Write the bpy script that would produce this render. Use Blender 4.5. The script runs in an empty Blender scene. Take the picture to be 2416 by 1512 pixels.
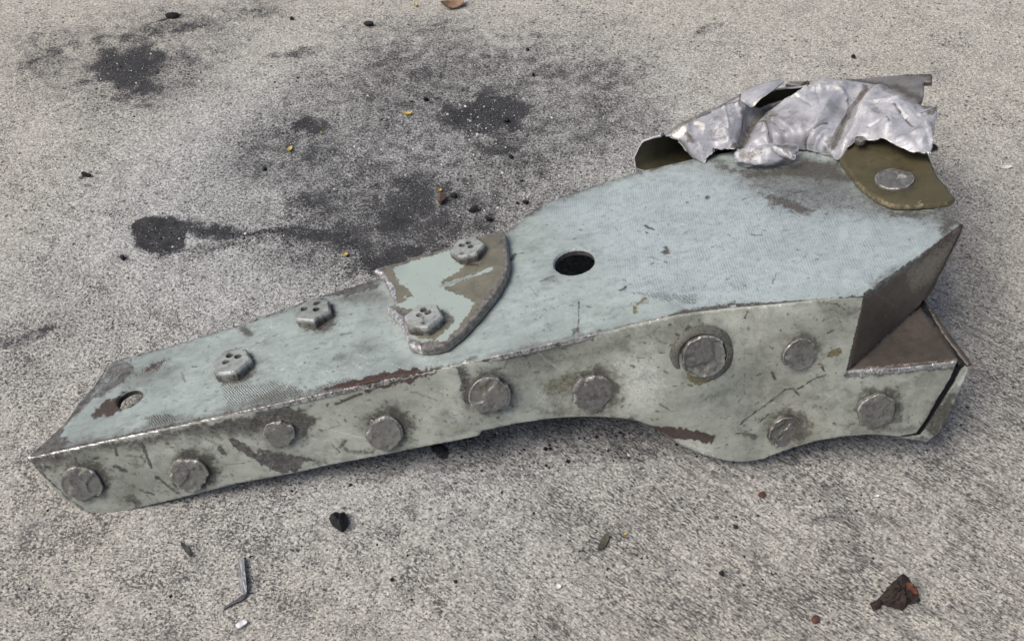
import bpy, bmesh, math, random
import numpy as np
from mathutils import Vector
from mathutils.geometry import delaunay_2d_cdt

# ------------------------------------------------------------------ camera, world, sun, exposure
scene = bpy.context.scene
PITCH, DIST, HFOV = math.radians(55), 0.65, math.radians(55)
FPX = 1208 / math.tan(HFOV / 2)
FW = np.array([0, math.cos(PITCH), -math.sin(PITCH)])
RT = np.array([1.0, 0, 0])
UP = np.array([0, math.sin(PITCH), math.cos(PITCH)])
CAM = -DIST * FW
cd = bpy.data.cameras.new('camera')
cam = bpy.data.objects.new('camera', cd)
scene.collection.objects.link(cam)
cd.sensor_fit = 'HORIZONTAL'
cd.angle = HFOV
cd.clip_start, cd.clip_end = 0.01, 200
cam.location = CAM
cam.rotation_euler = (math.pi / 2 - PITCH, 0, 0)
scene.camera = cam

SUN_DIR = Vector((-0.56, -0.10, 0.82)).normalized()          # towards the light
world = bpy.data.worlds.new('World')
scene.world = world
world.use_nodes = True
wn = world.node_tree
sky = wn.nodes.new('ShaderNodeTexSky')
sky.sky_type = 'NISHITA'
sky.sun_disc = False
sky.sun_elevation = math.asin(SUN_DIR.z)
sky.sun_rotation = math.atan2(SUN_DIR.x, SUN_DIR.y)
sky.air_density, sky.dust_density, sky.ozone_density = 0.8, 5.0, 0.5
wn.links.new(sky.outputs[0], wn.nodes['Background'].inputs[0])
wn.nodes['Background'].inputs[1].default_value = 0.08
sl = bpy.data.lights.new('sun', 'SUN')
sl.energy, sl.angle, sl.color = 1.5, math.radians(38), (1.0, 0.965, 0.92)
sun = bpy.data.objects.new('sun', sl)
scene.collection.objects.link(sun)
sun.rotation_euler = SUN_DIR.to_track_quat('Z', 'Y').to_euler()
scene.view_settings.view_transform = 'Standard'
scene.view_settings.look = 'None'
scene.view_settings.exposure = 0.47
scene.view_settings.gamma = 1.0

# ------------------------------------------------------------------ small maths
K = DIST / FPX                      # metres for one picture unit near the middle of the scene
rng = np.random.default_rng(7)
random.seed(7)

def h2(ix, iy, seed):
    v = (ix * 374761393 + iy * 668265263 + seed * 982451653) & 0xFFFFFFFF
    v = ((v ^ (v >> 13)) * 1274126177) & 0xFFFFFFFF
    return ((v ^ (v >> 16)) & 0xFFFF) / 65535.0

def vnoise(x, y, seed=0):
    x = np.asarray(x, float); y = np.asarray(y, float)
    ix = np.floor(x).astype(np.int64); iy = np.floor(y).astype(np.int64)
    fx = x - ix; fy = y - iy
    fx = fx * fx * (3 - 2 * fx); fy = fy * fy * (3 - 2 * fy)
    a = h2(ix, iy, seed); b = h2(ix + 1, iy, seed); c = h2(ix, iy + 1, seed); d = h2(ix + 1, iy + 1, seed)
    return (a * (1 - fx) + b * fx) * (1 - fy) + (c * (1 - fx) + d * fx) * fy

def fbm(x, y, oct=4, seed=0):
    s = 0; a = 0.5; t = 0
    for i in range(oct):
        s = s + a * vnoise(np.asarray(x) * 2 ** i, np.asarray(y) * 2 ** i, seed + i * 17); t += a; a *= 0.5
    return s / t                     # 0..1

def sstep(a, b, x):
    t = np.clip((x - a) / (b - a), 0, 1)
    return t * t * (3 - 2 * t)

def ray(x, y):
    return FW + RT * (x - 1208) / FPX - UP * (y - 756) / FPX

class Surf:
    """a plane with axes a (along), b (across), n (out) and an optional relief h(a, b)"""
    def __init__(s, o, a, n, relief=None):
        s.o = np.array(o, float); s.n = n / np.linalg.norm(n)
        a = a - s.n * (a @ s.n); s.a = a / np.linalg.norm(a); s.b = np.cross(s.n, s.a); s.relief = relief
    def hit(s, x, y, h=0.0):
        k = ray(x, y)
        return CAM + k * (((s.o + s.n * h) - CAM) @ s.n / (k @ s.n))
    def ab(s, x, y, h=0.0):
        hh = h
        for i in range(8 if s.relief else 1):
            p = s.hit(x, y, hh) - s.o
            a, b = p @ s.a, p @ s.b
            if s.relief: hh = h + float(s.relief(np.array([a]), np.array([b]))[0])
        return np.array([a, b])
    def P(s, a, b, h=0.0):
        a = np.asarray(a, float)[..., None]; b = np.asarray(b, float)[..., None]; h = np.asarray(h, float)[..., None]
        return s.o + s.a * a + s.b * b + s.n * h
    def pt(s, x, y, h=0.0):
        a, b = s.ab(x, y, h)
        r = float(s.relief(np.array([a]), np.array([b]))[0]) if s.relief else 0
        return s.o + s.a * a + s.b * b + s.n * (h + r)

ZV = np.array([0, 0, 1.0])
GROUND = Surf((0, 0, 0), np.array([1.0, 0, 0]), ZV)
# the flange leans back from its two contact points on the ground, the plate hinges on the ridge
_A, _B = GROUND.hit(225, 1210), GROUND.hit(1720, 1092)
_e = (_B - _A) / np.linalg.norm(_B - _A); _back = np.cross(ZV, _e)
_t = math.radians(30)
_nF = np.cross(_e, math.cos(_t) * ZV + math.sin(_t) * _back)
if _nF[1] > 0: _nF = -_nF
FL = Surf(_A, _e, _nF)
_R1, _R2 = FL.hit(62, 1078), FL.hit(1598, 742)
_k = (_R2 - _R1) / np.linalg.norm(_R2 - _R1)
_up = np.cross(_k, -_nF); _up = _up if _up[2] > 0 else -_up
_d = math.radians(105)
_v = math.sin(_d) * -_nF - math.cos(_d) * _up
_nP = np.cross(_k, _v); _nP = _nP if _nP[2] > 0 else -_nP
PL = Surf(_R1, _k, _nP)
RIDGE = [(62, 1078), (300, 1026), (658, 949), (860, 905), (1070, 859), (1359, 795), (1598, 742), (1751, 723), (1905, 708), (2043, 693)]
# right of the straight ridge the flange bulges outward to follow the plate's front edge
_ka, _kd = [], []
for q in RIDGE:
    X = PL.hit(*q) - FL.o
    _ka.append(X @ FL.a); _kd.append(max(0.0, X @ FL.n) if q[0] > 1598 else 0.0)
_ka.append(_ka[-1] + .05); _kd.append(_kd[-1] * 1.2)
def bulge(a, b):
    g = np.linspace(-.03, .03, 9)
    return sum(np.interp(a + x, _ka, _kd) for x in g) / 9
_soft = [((1575, 905), .030, .0042), ((1790, 930), .022, -.0032), ((1700, 1060), .020, .0022), ((1980, 960), .022, .0026), ((1300, 900), .028, -.0026), ((760, 1040), .030, -.0016), ((1090, 960), .022, .0016), ((1840, 770), .020, .0020)]
_sc = [(FL.ab(*q), sg, am) for q, sg, am in _soft]
def flange_relief(a, b):
    return bulge(a, b) + sum(am * 1.7 * np.exp(-(((a - c[0]) ** 2 + (b - c[1]) ** 2) / sg ** 2)) for c, sg, am in _sc)
FL.relief = flange_relief

def inside(pts, poly):
    x, y = pts[:, 0], pts[:, 1]; r = np.zeros(len(pts), bool)
    p = np.asarray(poly); q = np.roll(p, -1, 0)
    for (x0, y0), (x1, y1) in zip(p, q):
        if y0 == y1: continue
        c = ((y0 > y) != (y1 > y)) & (x < (x1 - x0) * (y - y0) / (y1 - y0) + x0)
        r ^= c
    return r

def segdist(pts, line, closed=False):
    p = np.asarray(line, float); q = np.roll(p, -1, 0)
    if not closed: p, q = p[:-1], q[:-1]
    d = np.full(len(pts), 1e9)
    for a, b in zip(p, q):
        ab = b - a; L = ab @ ab + 1e-18
        t = np.clip(((pts - a) @ ab) / L, 0, 1)
        d = np.minimum(d, np.hypot(*(pts - a - t[:, None] * ab).T))
    return d

def dens(poly, s, closed=True):
    out = []; p = np.asarray(poly, float); n = len(p)
    for i in range(n if closed else n - 1):
        a, b = p[i], p[(i + 1) % n]; m = max(1, int(round(np.linalg.norm(b - a) / s)))
        for j in range(m): out.append(a + (b - a) * j / m)
    if not closed: out.append(p[-1])
    return np.array(out)

def soft_corners(poly, it=1):
    p = np.asarray(poly, float)
    for _ in range(it):
        q = np.roll(p, -1, 0); p = np.stack([p * .75 + q * .25, p * .25 + q * .75], 1).reshape(-1, 2)
    return p

# ------------------------------------------------------------------ wear, plus some painted shade and sheen: marks with a shape of their own, stored on the vertices
ATT = ('dirt_shade', 'bare', 'silver', 'rust', 'tint', 'light', 'mill_sheen', 'chat')
def M(att, pts, w=None, soft=8, val=1.0):      # a mark: polygon, or a stroke of width w
    return (att, pts, w, soft, val)

def eval_marks(surf, a, b, marks, h=0.0):
    out = {k: np.zeros(len(a)) for k in ATT}
    pts = np.stack([a, b], 1)
    wx = (fbm(a / (16 * K), b / (16 * K), 4, 5) - .5) + .5 * (vnoise(a / (4.5 * K), b / (4.5 * K), 6) - .5); wy = (fbm(a / (16 * K), b / (16 * K), 4, 55) - .5) + .5 * (vnoise(a / (4.5 * K), b / (4.5 * K), 56) - .5)
    for att, mp, w, soft, val in marks:
        m2 = np.array([surf.ab(x, y, h) for x, y in mp])
        s = soft * K * 1.3; ww = (w or 0) * K * 1.3
        lo = m2.min(0) - s * 1.5 - ww - 8 * K; hi = m2.max(0) + s * 1.5 + ww + 8 * K
        sel = np.where((pts > lo).all(1) & (pts < hi).all(1))[0]
        if not len(sel): continue
        amp = (min(soft, 14) * 1.5 + (min(w, 8) * .5 if w else 8)) * K
        q = pts[sel] + np.stack([wx[sel], wy[sel]], 1) * amp
        if w is None:
            d = segdist(q, m2, True); d[inside(q, m2)] *= -1
        else:
            d = segdist(q, m2) - ww / 2
        out[att][sel] = np.maximum(out[att][sel], val * (1 - sstep(-s * .7, s, d)))
    return out

# ------------------------------------------------------------------ objects
col = scene.collection
def tag(o, label=None, cat=None, group=None, kind=None):
    for k, v in (('label', label), ('category', cat), ('group', group), ('kind', kind)):
        if v: o[k] = v
    return o

def empty(name, loc):
    o = bpy.data.objects.new(name, None); o.location = loc; o.empty_display_size = .02; col.objects.link(o); return o

def root_loc(p):
    l = Vector((0, 0, 0))
    while p is not None: l += p.location; p = p.parent
    return l

def mk(name, V, F, mat, parent=None, atts=None, uv=None, origin=None, smooth=True, sharp=35, matidx=None):
    V = np.asarray(V, float)
    o0 = np.array(origin if origin is not None else (V.min(0) + V.max(0)) / 2)
    me = bpy.data.meshes.new(name)
    me.from_pydata((V - o0).tolist(), [], [tuple(int(i) for i in f) for f in F])
    for m in (mat if isinstance(mat, (list, tuple)) else [mat]): me.materials.append(m)
    if matidx is not None: me.polygons.foreach_set('material_index', np.asarray(matidx, np.int32))
    if atts:
        for k, v in atts.items():
            if np.any(v > 0):
                at = me.attributes.new(k, 'FLOAT', 'POINT'); at.data.foreach_set('value', np.asarray(v, np.float32))
    if uv is not None:
        at = me.attributes.new('flat', 'FLOAT_VECTOR', 'POINT')
        at.data.foreach_set('vector', np.column_stack([uv, np.zeros(len(uv))]).astype(np.float32).ravel())
    if smooth:
        me.polygons.foreach_set('use_smooth', np.ones(len(me.polygons), bool))
        me.set_sharp_from_angle(angle=math.radians(sharp))
    me.update()
    o = bpy.data.objects.new(name, me); col.objects.link(o)
    if parent is not None:
        o.parent = parent; o.location = Vector(o0) - root_loc(parent)
    else: o.location = o0
    return o

def slab(name, surf, outline, t, mat, parent, holes=(), sp=3.2, er=5, disp=None, marks=(), h0=0.0, ragged=0.0, corner=0,
         side_att=None, edge_att=None, parent_origin=None):
    """a plate lying on surf: outline in picture units taken onto the surface, thickness t, rounded upper edge, dense top face"""
    s = sp * K; er = er * K
    pol = np.array([surf.ab(x, y, h0) for x, y in outline])
    if corner: pol = soft_corners(pol, corner)
    A2 = np.sum(pol[:, 0] * np.roll(pol[:, 1], -1) - np.roll(pol[:, 0], -1) * pol[:, 1])
    if A2 < 0: pol = pol[::-1]
    loop = dens(pol, s)
    if ragged:
        loop = loop + ragged * K * (np.stack([fbm(loop[:, 0] / (9 * K), loop[:, 1] / (9 * K), 3, 3), fbm(loop[:, 0] / (9 * K), loop[:, 1] / (9 * K), 3, 4)], 1) - .5)
    loops = [loop]
    for (cx, cy, r) in holes:
        c = surf.ab(cx, cy, h0); n = max(16, int(2 * math.pi * r * K / s))
        th = -np.arange(n) * 2 * math.pi / n
        loops.append(c + r * K * np.stack([np.cos(th), np.sin(th)], 1))
    lo, hi = loop.min(0), loop.max(0)
    gx, gy = np.meshgrid(np.arange(lo[0], hi[0], s), np.arange(lo[1], hi[1], s))
    gx = gx + (np.arange(gx.shape[0]) % 2)[:, None] * s * .5
    g = np.stack([gx.ravel(), gy.ravel()], 1)
    g = g[inside(g, loop)]
    for l in loops[1:]: g = g[~inside(g, l)]
    d = np.minimum.reduce([segdist(g, l, True) for l in loops])
    g, d = g[d > .55 * s], d[d > .55 * s]
    bp = np.concatenate(loops); nb = len(bp)
    pts = np.concatenate([bp, g]); dist = np.concatenate([np.zeros(nb), d])
    edges = []; st = 0
    for l in loops:
        edges += [(st + i, st + (i + 1) % len(l)) for i in range(len(l))]; st += len(l)
    sc = 1000.0
    v2, _, tri, ov, _, _ = delaunay_2d_cdt([Vector((p[0] * sc, p[1] * sc)) for p in pts], edges, [], 1, 1e-6)
    v2 = np.array([(v.x, v.y) for v in v2]) / sc
    idx = np.array([o[0] if o else -1 for o in ov])
    dist = np.where(idx >= 0, dist[np.maximum(idx, 0)], 0)
    tri = np.array([f for f in tri if len(f) == 3])
    cen = v2[tri].mean(1)
    ok = inside(cen, loop)
    for l in loops[1:]: ok &= ~inside(cen, l)
    tri = tri[ok]
    e1 = v2[tri[:, 1]] - v2[tri[:, 0]]; e2 = v2[tri[:, 2]] - v2[tri[:, 0]]
    flip = (e1[:, 0] * e2[:, 1] - e1[:, 1] * e2[:, 0]) < 0
    tri[flip] = tri[flip][:, ::-1]
    a, b = v2[:, 0], v2[:, 1]
    base = surf.relief(a, b) if surf.relief else np.zeros(len(a))
    if disp is not None: base = base + disp(a, b, dist)
    rnd = np.where(dist < er, er - np.sqrt(np.maximum(er * er - (er - np.minimum(dist, er)) ** 2, 0)), 0)
    top = surf.P(a, b, h0 + base - rnd)
    bot = surf.P(a, b, h0 + base - t)
    n = len(a)
    # side walls from the boundary loops
    SV, SF, SA = [], [], []; st = 0
    tree = {}
    for i in range(n):
        if idx[i] >= 0 and idx[i] < nb: tree[int(idx[i])] = i
    off = 2 * n
    for l in loops:
        m = len(l); ids = [tree.get(st + i) for i in range(m)]; ids = [i for i in ids if i is not None]; m = len(ids)
        b0 = off + len(SV)
        for i in ids: SV += [top[i], bot[i]]; SA += [i, i]
        for i in range(m):
            j = (i + 1) % m
            SF.append((b0 + 2 * j, b0 + 2 * i, b0 + 2 * i + 1, b0 + 2 * j + 1))
        st += len(l)
    V = np.concatenate([top, bot, np.array(SV)])
    F = [tuple(f) for f in tri] + [tuple(f[::-1] + n) for f in tri] + SF
    at = eval_marks(surf, a, b, marks, h0)
    if edge_att:
        for k, (w, val) in edge_att.items():
            at[k] = np.maximum(at[k], val * (1 - sstep(w * .3 * K, w * K, dist)))
    SA = np.array(SA)
    full = {k: np.concatenate([v, v, v[SA]]) for k, v in at.items()}
    if side_att:
        for k, val in side_att.items(): full[k][2 * n:] = np.maximum(full[k][2 * n:], val)
    ab2 = np.stack([a, b], 1)
    return mk(name, V, F, mat, parent, full, np.concatenate([ab2, ab2, ab2[SA]]))

# ------------------------------------------------------------------ materials
def lin(r, g, b):
    f = lambda c: ((c / 255 + .055) / 1.055) ** 2.4 if c > 10 else c / 255 / 12.92
    return (f(r), f(g), f(b), 1)

def under(o, p):
    """make part o a piece of part p"""
    o.location = o.location - p.location; o.parent = p
    return o

class N:
    def __init__(s, name):
        s.m = bpy.data.materials.new(name); s.m.use_nodes = True; s.t = s.m.node_tree; s.t.nodes.clear()
        s.out = s.t.nodes.new('ShaderNodeOutputMaterial'); s.bs = s.t.nodes.new('ShaderNodeBsdfPrincipled')
        s.t.links.new(s.bs.outputs[0], s.out.inputs[0]); s.tc = s.t.nodes.new('ShaderNodeTexCoord')
        s.geo = s.t.nodes.new('ShaderNodeNewGeometry'); s.pos = s.geo.outputs['Position']
    def L(s, a, b):
        if hasattr(a, 'is_output'): s.t.links.new(a, b)
        else: b.default_value = a
    def att(s, name):
        n = s.t.nodes.new('ShaderNodeAttribute'); n.attribute_name = name; return n.outputs['Fac']
    def attv(s, name):
        n = s.t.nodes.new('ShaderNodeAttribute'); n.attribute_name = name; return n.outputs['Vector']
    def mapp(s, vec, rot=(0, 0, 0), sc=(1, 1, 1)):
        n = s.t.nodes.new('ShaderNodeMapping'); n.vector_type = 'TEXTURE'; s.L(vec, n.inputs[0]); n.inputs['Rotation'].default_value = rot; n.inputs['Scale'].default_value = sc; return n.outputs[0]
    def noise(s, sc, det=3, rough=.55, vec=None, dist=0.0):
        n = s.t.nodes.new('ShaderNodeTexNoise'); s.L(vec if vec is not None else s.pos, n.inputs['Vector'])
        n.inputs['Scale'].default_value = sc; n.inputs['Detail'].default_value = det; n.inputs['Roughness'].default_value = rough; n.inputs['Distortion'].default_value = dist
        return n.outputs[0]
    def vor(s, sc, vec=None, out='Distance', feat='F1'):
        n = s.t.nodes.new('ShaderNodeTexVoronoi'); n.feature = feat; s.L(vec if vec is not None else s.pos, n.inputs['Vector']); n.inputs['Scale'].default_value = sc; return n.outputs[out]
    def wave(s, sc, vec, dist=0, dscale=1, prof='SIN'):
        n = s.t.nodes.new('ShaderNodeTexWave'); s.L(vec, n.inputs['Vector']); n.inputs['Scale'].default_value = sc; n.inputs['Distortion'].default_value = dist
        n.inputs['Detail'].default_value = 1; n.inputs['Detail Scale'].default_value = dscale; n.wave_profile = prof; return n.outputs['Fac']
    def ma(s, op, a, b=0.0, c=0.0):
        n = s.t.nodes.new('ShaderNodeMath'); n.operation = op; s.L(a, n.inputs[0]); s.L(b, n.inputs[1]); s.L(c, n.inputs[2]); return n.outputs[0]
    def ss(s, x, lo, hi, o0=0.0, o1=1.0):
        n = s.t.nodes.new('ShaderNodeMapRange'); n.interpolation_type = 'SMOOTHSTEP'; s.L(x, n.inputs[0])
        for i, v in enumerate((lo, hi, o0, o1)): s.L(v, n.inputs[1 + i])
        return n.outputs[0]
    def mix(s, f, a, b, mode='MIX'):
        n = s.t.nodes.new('ShaderNodeMix'); n.data_type = 'RGBA'; n.blend_type = mode; s.L(f, n.inputs[0]); s.L(a, n.inputs[6]); s.L(b, n.inputs[7]); return n.outputs[2]
    def mixf(s, f, a, b):
        n = s.t.nodes.new('ShaderNodeMix'); s.L(f, n.inputs[0]); s.L(a, n.inputs[2]); s.L(b, n.inputs[3]); return n.outputs[0]
    def bump(s, h, st, dist, nrm=None):
        n = s.t.nodes.new('ShaderNodeBump'); n.inputs['Strength'].default_value = st; n.inputs['Distance'].default_value = dist; s.L(h, n.inputs['Height'])
        if nrm is not None: s.L(nrm, n.inputs['Normal'])
        return n.outputs[0]

def metal_mat(name, paint, paint2, speck=.5, rough=.5, bare=(94, 91, 88), light=(205, 208, 205), tint=(118, 110, 72), rust=(62, 40, 34), dirt_shade_c=(80, 76, 69),
              mill_sheen=False, crackle=0.0, grime=0.0, paint_metal=0.0, bumps=.3, mott=1.0, light_lo=.4, light_hi=1.0):
    n = N(name)
    nf = n.noise(1500, 3, .6); nm = n.noise(330, 5, .68); nl = n.noise(48, 5, .62); sm = n.noise(90, 5, .7, n.mapp(n.pos, (0, 0, math.radians(10)), (2.8, .7, .8)), .4); nx = n.noise(760, 5, .72); ns = n.noise(120, 5, .7, dist=.6)
    c = n.mix(n.ss(nl, .5 - .22 * mott, .5 + .22 * mott), lin(*paint), lin(*paint2))
    c = n.mix(n.ss(ns, .44, .70, 0, .50 * mott), c, lin(*[v * .78 for v in paint]))
    c = n.mix(n.ss(sm, .50, .74, 0, .50 * mott), c, lin(*[v * .74 for v in paint]))
    c = n.mix(n.ss(sm, .48, .30, 0, .35 * mott), c, lin(*[min(235, v * 1.10) for v in paint2]))
    c = n.mix(n.ss(nm, .50, .72, 0, .30 * mott), c, lin(*[v * .70 for v in paint]))
    c = n.mix(n.ss(nx, .54, .72, 0, .30 * mott), c, lin(*[min(235, v * 1.13) for v in paint2]))
    c = n.mix(n.ss(n.noise(19, 4, .6), .44, .62, 0, .34 * mott), c, lin(*[v * .70 for v in paint]))
    bh = n.ma('MULTIPLY', nm, .5)
    if mill_sheen:
        fv = n.attv('flat')
        c = n.mix(n.ma('MULTIPLY', n.att('mill_sheen'), .45), c, n.mix(n.ss(nm, .4, .65), lin(182, 194, 201), lin(162, 174, 181)))  # bluish tint over the milled area paints in a sky reflection
        w = n.wave(205, n.mapp(fv, (0, 0, math.radians(-8)), (1, 1, 1)), 6.0, .30)
        wm = n.ma('MULTIPLY', n.ma('MULTIPLY', w, n.att('mill_sheen')), n.ss(ns, .36, .62, .05, 1))
        c = n.mix(n.ma('MULTIPLY', wm, .15), c, lin(112, 124, 134))
        bh = n.ma('ADD', bh, n.ma('MULTIPLY', wm, .7))
        w2 = n.wave(250, n.mapp(fv, (0, 0, math.radians(32)), (1, 1, 1)), 4.0, 1.6)
        ch = n.ma('MULTIPLY', n.ss(w2, .40, .75), n.ss(n.ma('ADD', n.att('chat'), n.ma('MULTIPLY', n.ma('SUBTRACT', nm, .5), 2.0)), .30, .95))
        c = n.mix(n.ss(n.ma('ADD', n.att('chat'), n.ma('MULTIPLY', n.ma('SUBTRACT', nm, .5), 2.0)), .30, .95, 0, .35), c, lin(176, 186, 182))
        c = n.mix(n.ma('MULTIPLY', ch, .80), c, lin(58, 56, 54))
        bh = n.ma('SUBTRACT', bh, n.ma('MULTIPLY', ch, 1.3))
    c = n.mix(n.ss(n.ma('ADD', n.att('light'), n.ma('MULTIPLY', n.ma('SUBTRACT', nx, .5), 1.5)), light_lo, light_hi, 0, .85), c, lin(*light))
    c = n.mix(n.ss(n.ma('ADD', n.att('tint'), n.ma('MULTIPLY', n.ma('SUBTRACT', nm, .5), 1.1)), .36, .70, 0, .9), c, n.mix(n.ss(nx, .35, .65), lin(*[v * .72 for v in tint]), lin(*[v * 1.15 for v in tint])))
    # grime and painted shade: a thin film first, then grains of it
    dv = n.ma('ADD', n.att('dirt_shade'), n.ma('ADD', grime, n.ma('MULTIPLY', n.ma('SUBTRACT', ns, .5), .5)))
    c = n.mix(n.ss(dv, .0, 1.1, 0, .72), c, lin(*dirt_shade_c))
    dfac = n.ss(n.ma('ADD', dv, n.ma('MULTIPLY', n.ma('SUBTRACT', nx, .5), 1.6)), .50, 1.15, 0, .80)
    c = n.mix(dfac, c, n.mix(n.ss(nf, .4, .6), lin(*[v * .75 for v in dirt_shade_c]), lin(*dirt_shade_c)))
    # pits and specks
    sp = n.ss(n.ma('ADD', nf, n.ma('MULTIPLY', n.att('dirt_shade'), .10)), .66, .73, 0, speck)
    sp2 = n.ss(n.ma('ADD', n.noise(420, 2, .5), n.ma('MULTIPLY', n.att('dirt_shade'), .09)), .685, .73, 0, speck)
    c = n.mix(n.ma('MAXIMUM', sp, sp2), c, lin(62, 58, 54))
    bfac = n.ss(n.ma('ADD', n.att('bare'), n.ma('ADD', n.ma('MULTIPLY', n.ma('SUBTRACT', nx, .5), 1.1), n.ma('MULTIPLY', n.ma('SUBTRACT', ns, .5), .9))), .36, .80, 0, .93)
    c = n.mix(bfac, c, n.mix(n.ss(nm, .3, .7), lin(*[v * .74 for v in bare]), lin(*[v * 1.30 for v in bare])))
    rf = n.ss(n.ma('ADD', n.att('rust'), n.ma('ADD', n.ma('MULTIPLY', n.ma('SUBTRACT', nm, .5), 1.2), n.ma('MULTIPLY', n.ma('SUBTRACT', nx, .5), .6))), .32, .90, 0, .92)
    c = n.mix(rf, c, n.mix(n.ss(nx, .35, .68), lin(*[v * .60 for v in rust]), lin(*[min(255, v * 1.25) for v in rust])))
    sf = n.ss(n.ma('ADD', n.att('silver'), n.ma('MULTIPLY', n.ma('SUBTRACT', nx, .5), 1.5)), .42, .75)
    c = n.mix(sf, c, n.mix(n.ss(nm, .35, .65), lin(150, 148, 150), lin(238, 237, 236)))
    if crackle:
        vv = n.vor(130, n.mapp(n.pos, (0, .4, .3), (1.5, .6, 1)), feat='DISTANCE_TO_EDGE')
        ck = n.ma('MULTIPLY', n.ss(vv, .0, .045, 1, 0), n.ss(nl, .42, .62))
        c = n.mix(n.ma('MULTIPLY', ck, crackle), c, lin(110, 108, 108))
        bh = n.ma('SUBTRACT', bh, n.ma('MULTIPLY', ck, .6))
    n.L(c, n.bs.inputs['Base Color'])
    n.L(n.mixf(sf, n.mixf(bfac, paint_metal, .45), .75), n.bs.inputs['Metallic'])
    n.L(n.mixf(dfac, n.mixf(bfac, rough, .48), .72), n.bs.inputs['Roughness'])
    bh = n.ma('SUBTRACT', bh, n.ma('ADD', n.ma('MULTIPLY', bfac, .6), n.ma('MULTIPLY', sp2, .8)))
    n.L(n.bump(n.ma('ADD', bh, n.ma('MULTIPLY', nf, .25)), bumps, .0006), n.bs.inputs['Normal'])
    return n.m

def plain_mat(name, c1, c2, scale=300, rough=.6, metal=0.0, bump=.4):
    n = N(name); a = n.noise(scale, 4, .65); f = n.noise(scale * 3.5, 2)
    c = n.mix(n.ss(a, .35, .65), lin(*c1), lin(*c2)); n.L(c, n.bs.inputs['Base Color'])
    n.bs.inputs['Roughness'].default_value = rough; n.bs.inputs['Metallic'].default_value = metal
    n.L(n.bump(n.ma('ADD', a, n.ma('MULTIPLY', f, .5)), bump, .0008), n.bs.inputs['Normal'])
    return n.m

MT = dict(
    plate=metal_mat('green_grey_paint', (158, 169, 165), (170, 181, 177), mill_sheen=True, rough=.32, grime=.09, rust=(66, 44, 34)),
    flange=metal_mat('flange_paint', (168, 174, 161), (187, 191, 180), mill_sheen=True, rough=.34, grime=.14, dirt_shade_c=(76, 73, 65), rust=(66, 46, 43)),
    lap=metal_mat('lap_paint', (112, 110, 96), (126, 123, 108), bare=(118, 115, 111), rough=.42, light=(168, 182, 176), light_lo=.38, light_hi=.66, bumps=.18),
    rivet=metal_mat('rivet_metal', (132, 132, 124), (150, 150, 142), rough=.42, paint_metal=.45, speck=.5, light=(196, 195, 190), bumps=.35, bare=(118, 116, 113)),
    hexb=metal_mat('bolt_paint', (160, 166, 162), (178, 182, 178), rough=.40, speck=.8, paint_metal=.15, bumps=.6, dirt_shade_c=(62, 57, 52)),
    wall=metal_mat('dark_primer', (72, 65, 57), (90, 82, 73), rough=.42, bare=(126, 114, 106), light=(146, 141, 128), speck=.4, mott=1.0),
    tube=metal_mat('lavender_grey_paint', (176, 177, 182), (192, 193, 198), rough=.42, paint_metal=.16, bumps=.5, crackle=.4, speck=.35, light=(226, 223, 212), dirt_shade_c=(98, 90, 78)),
    inner=metal_mat('tube_lining', (58, 56, 40), (72, 69, 49), rough=.6),
    tab=metal_mat('olive_primer', (86, 80, 57), (100, 93, 67), rough=.42, bare=(118, 111, 88), dirt_shade_c=(60, 54, 42)),
    bar=metal_mat('grey_bar', (116, 115, 114), (132, 131, 130), rough=.55, grime=.1),
    gap_shade=plain_mat('black_gap_shade', (14, 14, 17), (24, 24, 30), 300, .55),  # black colour paints the shade inside the right-end gaps
)

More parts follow.
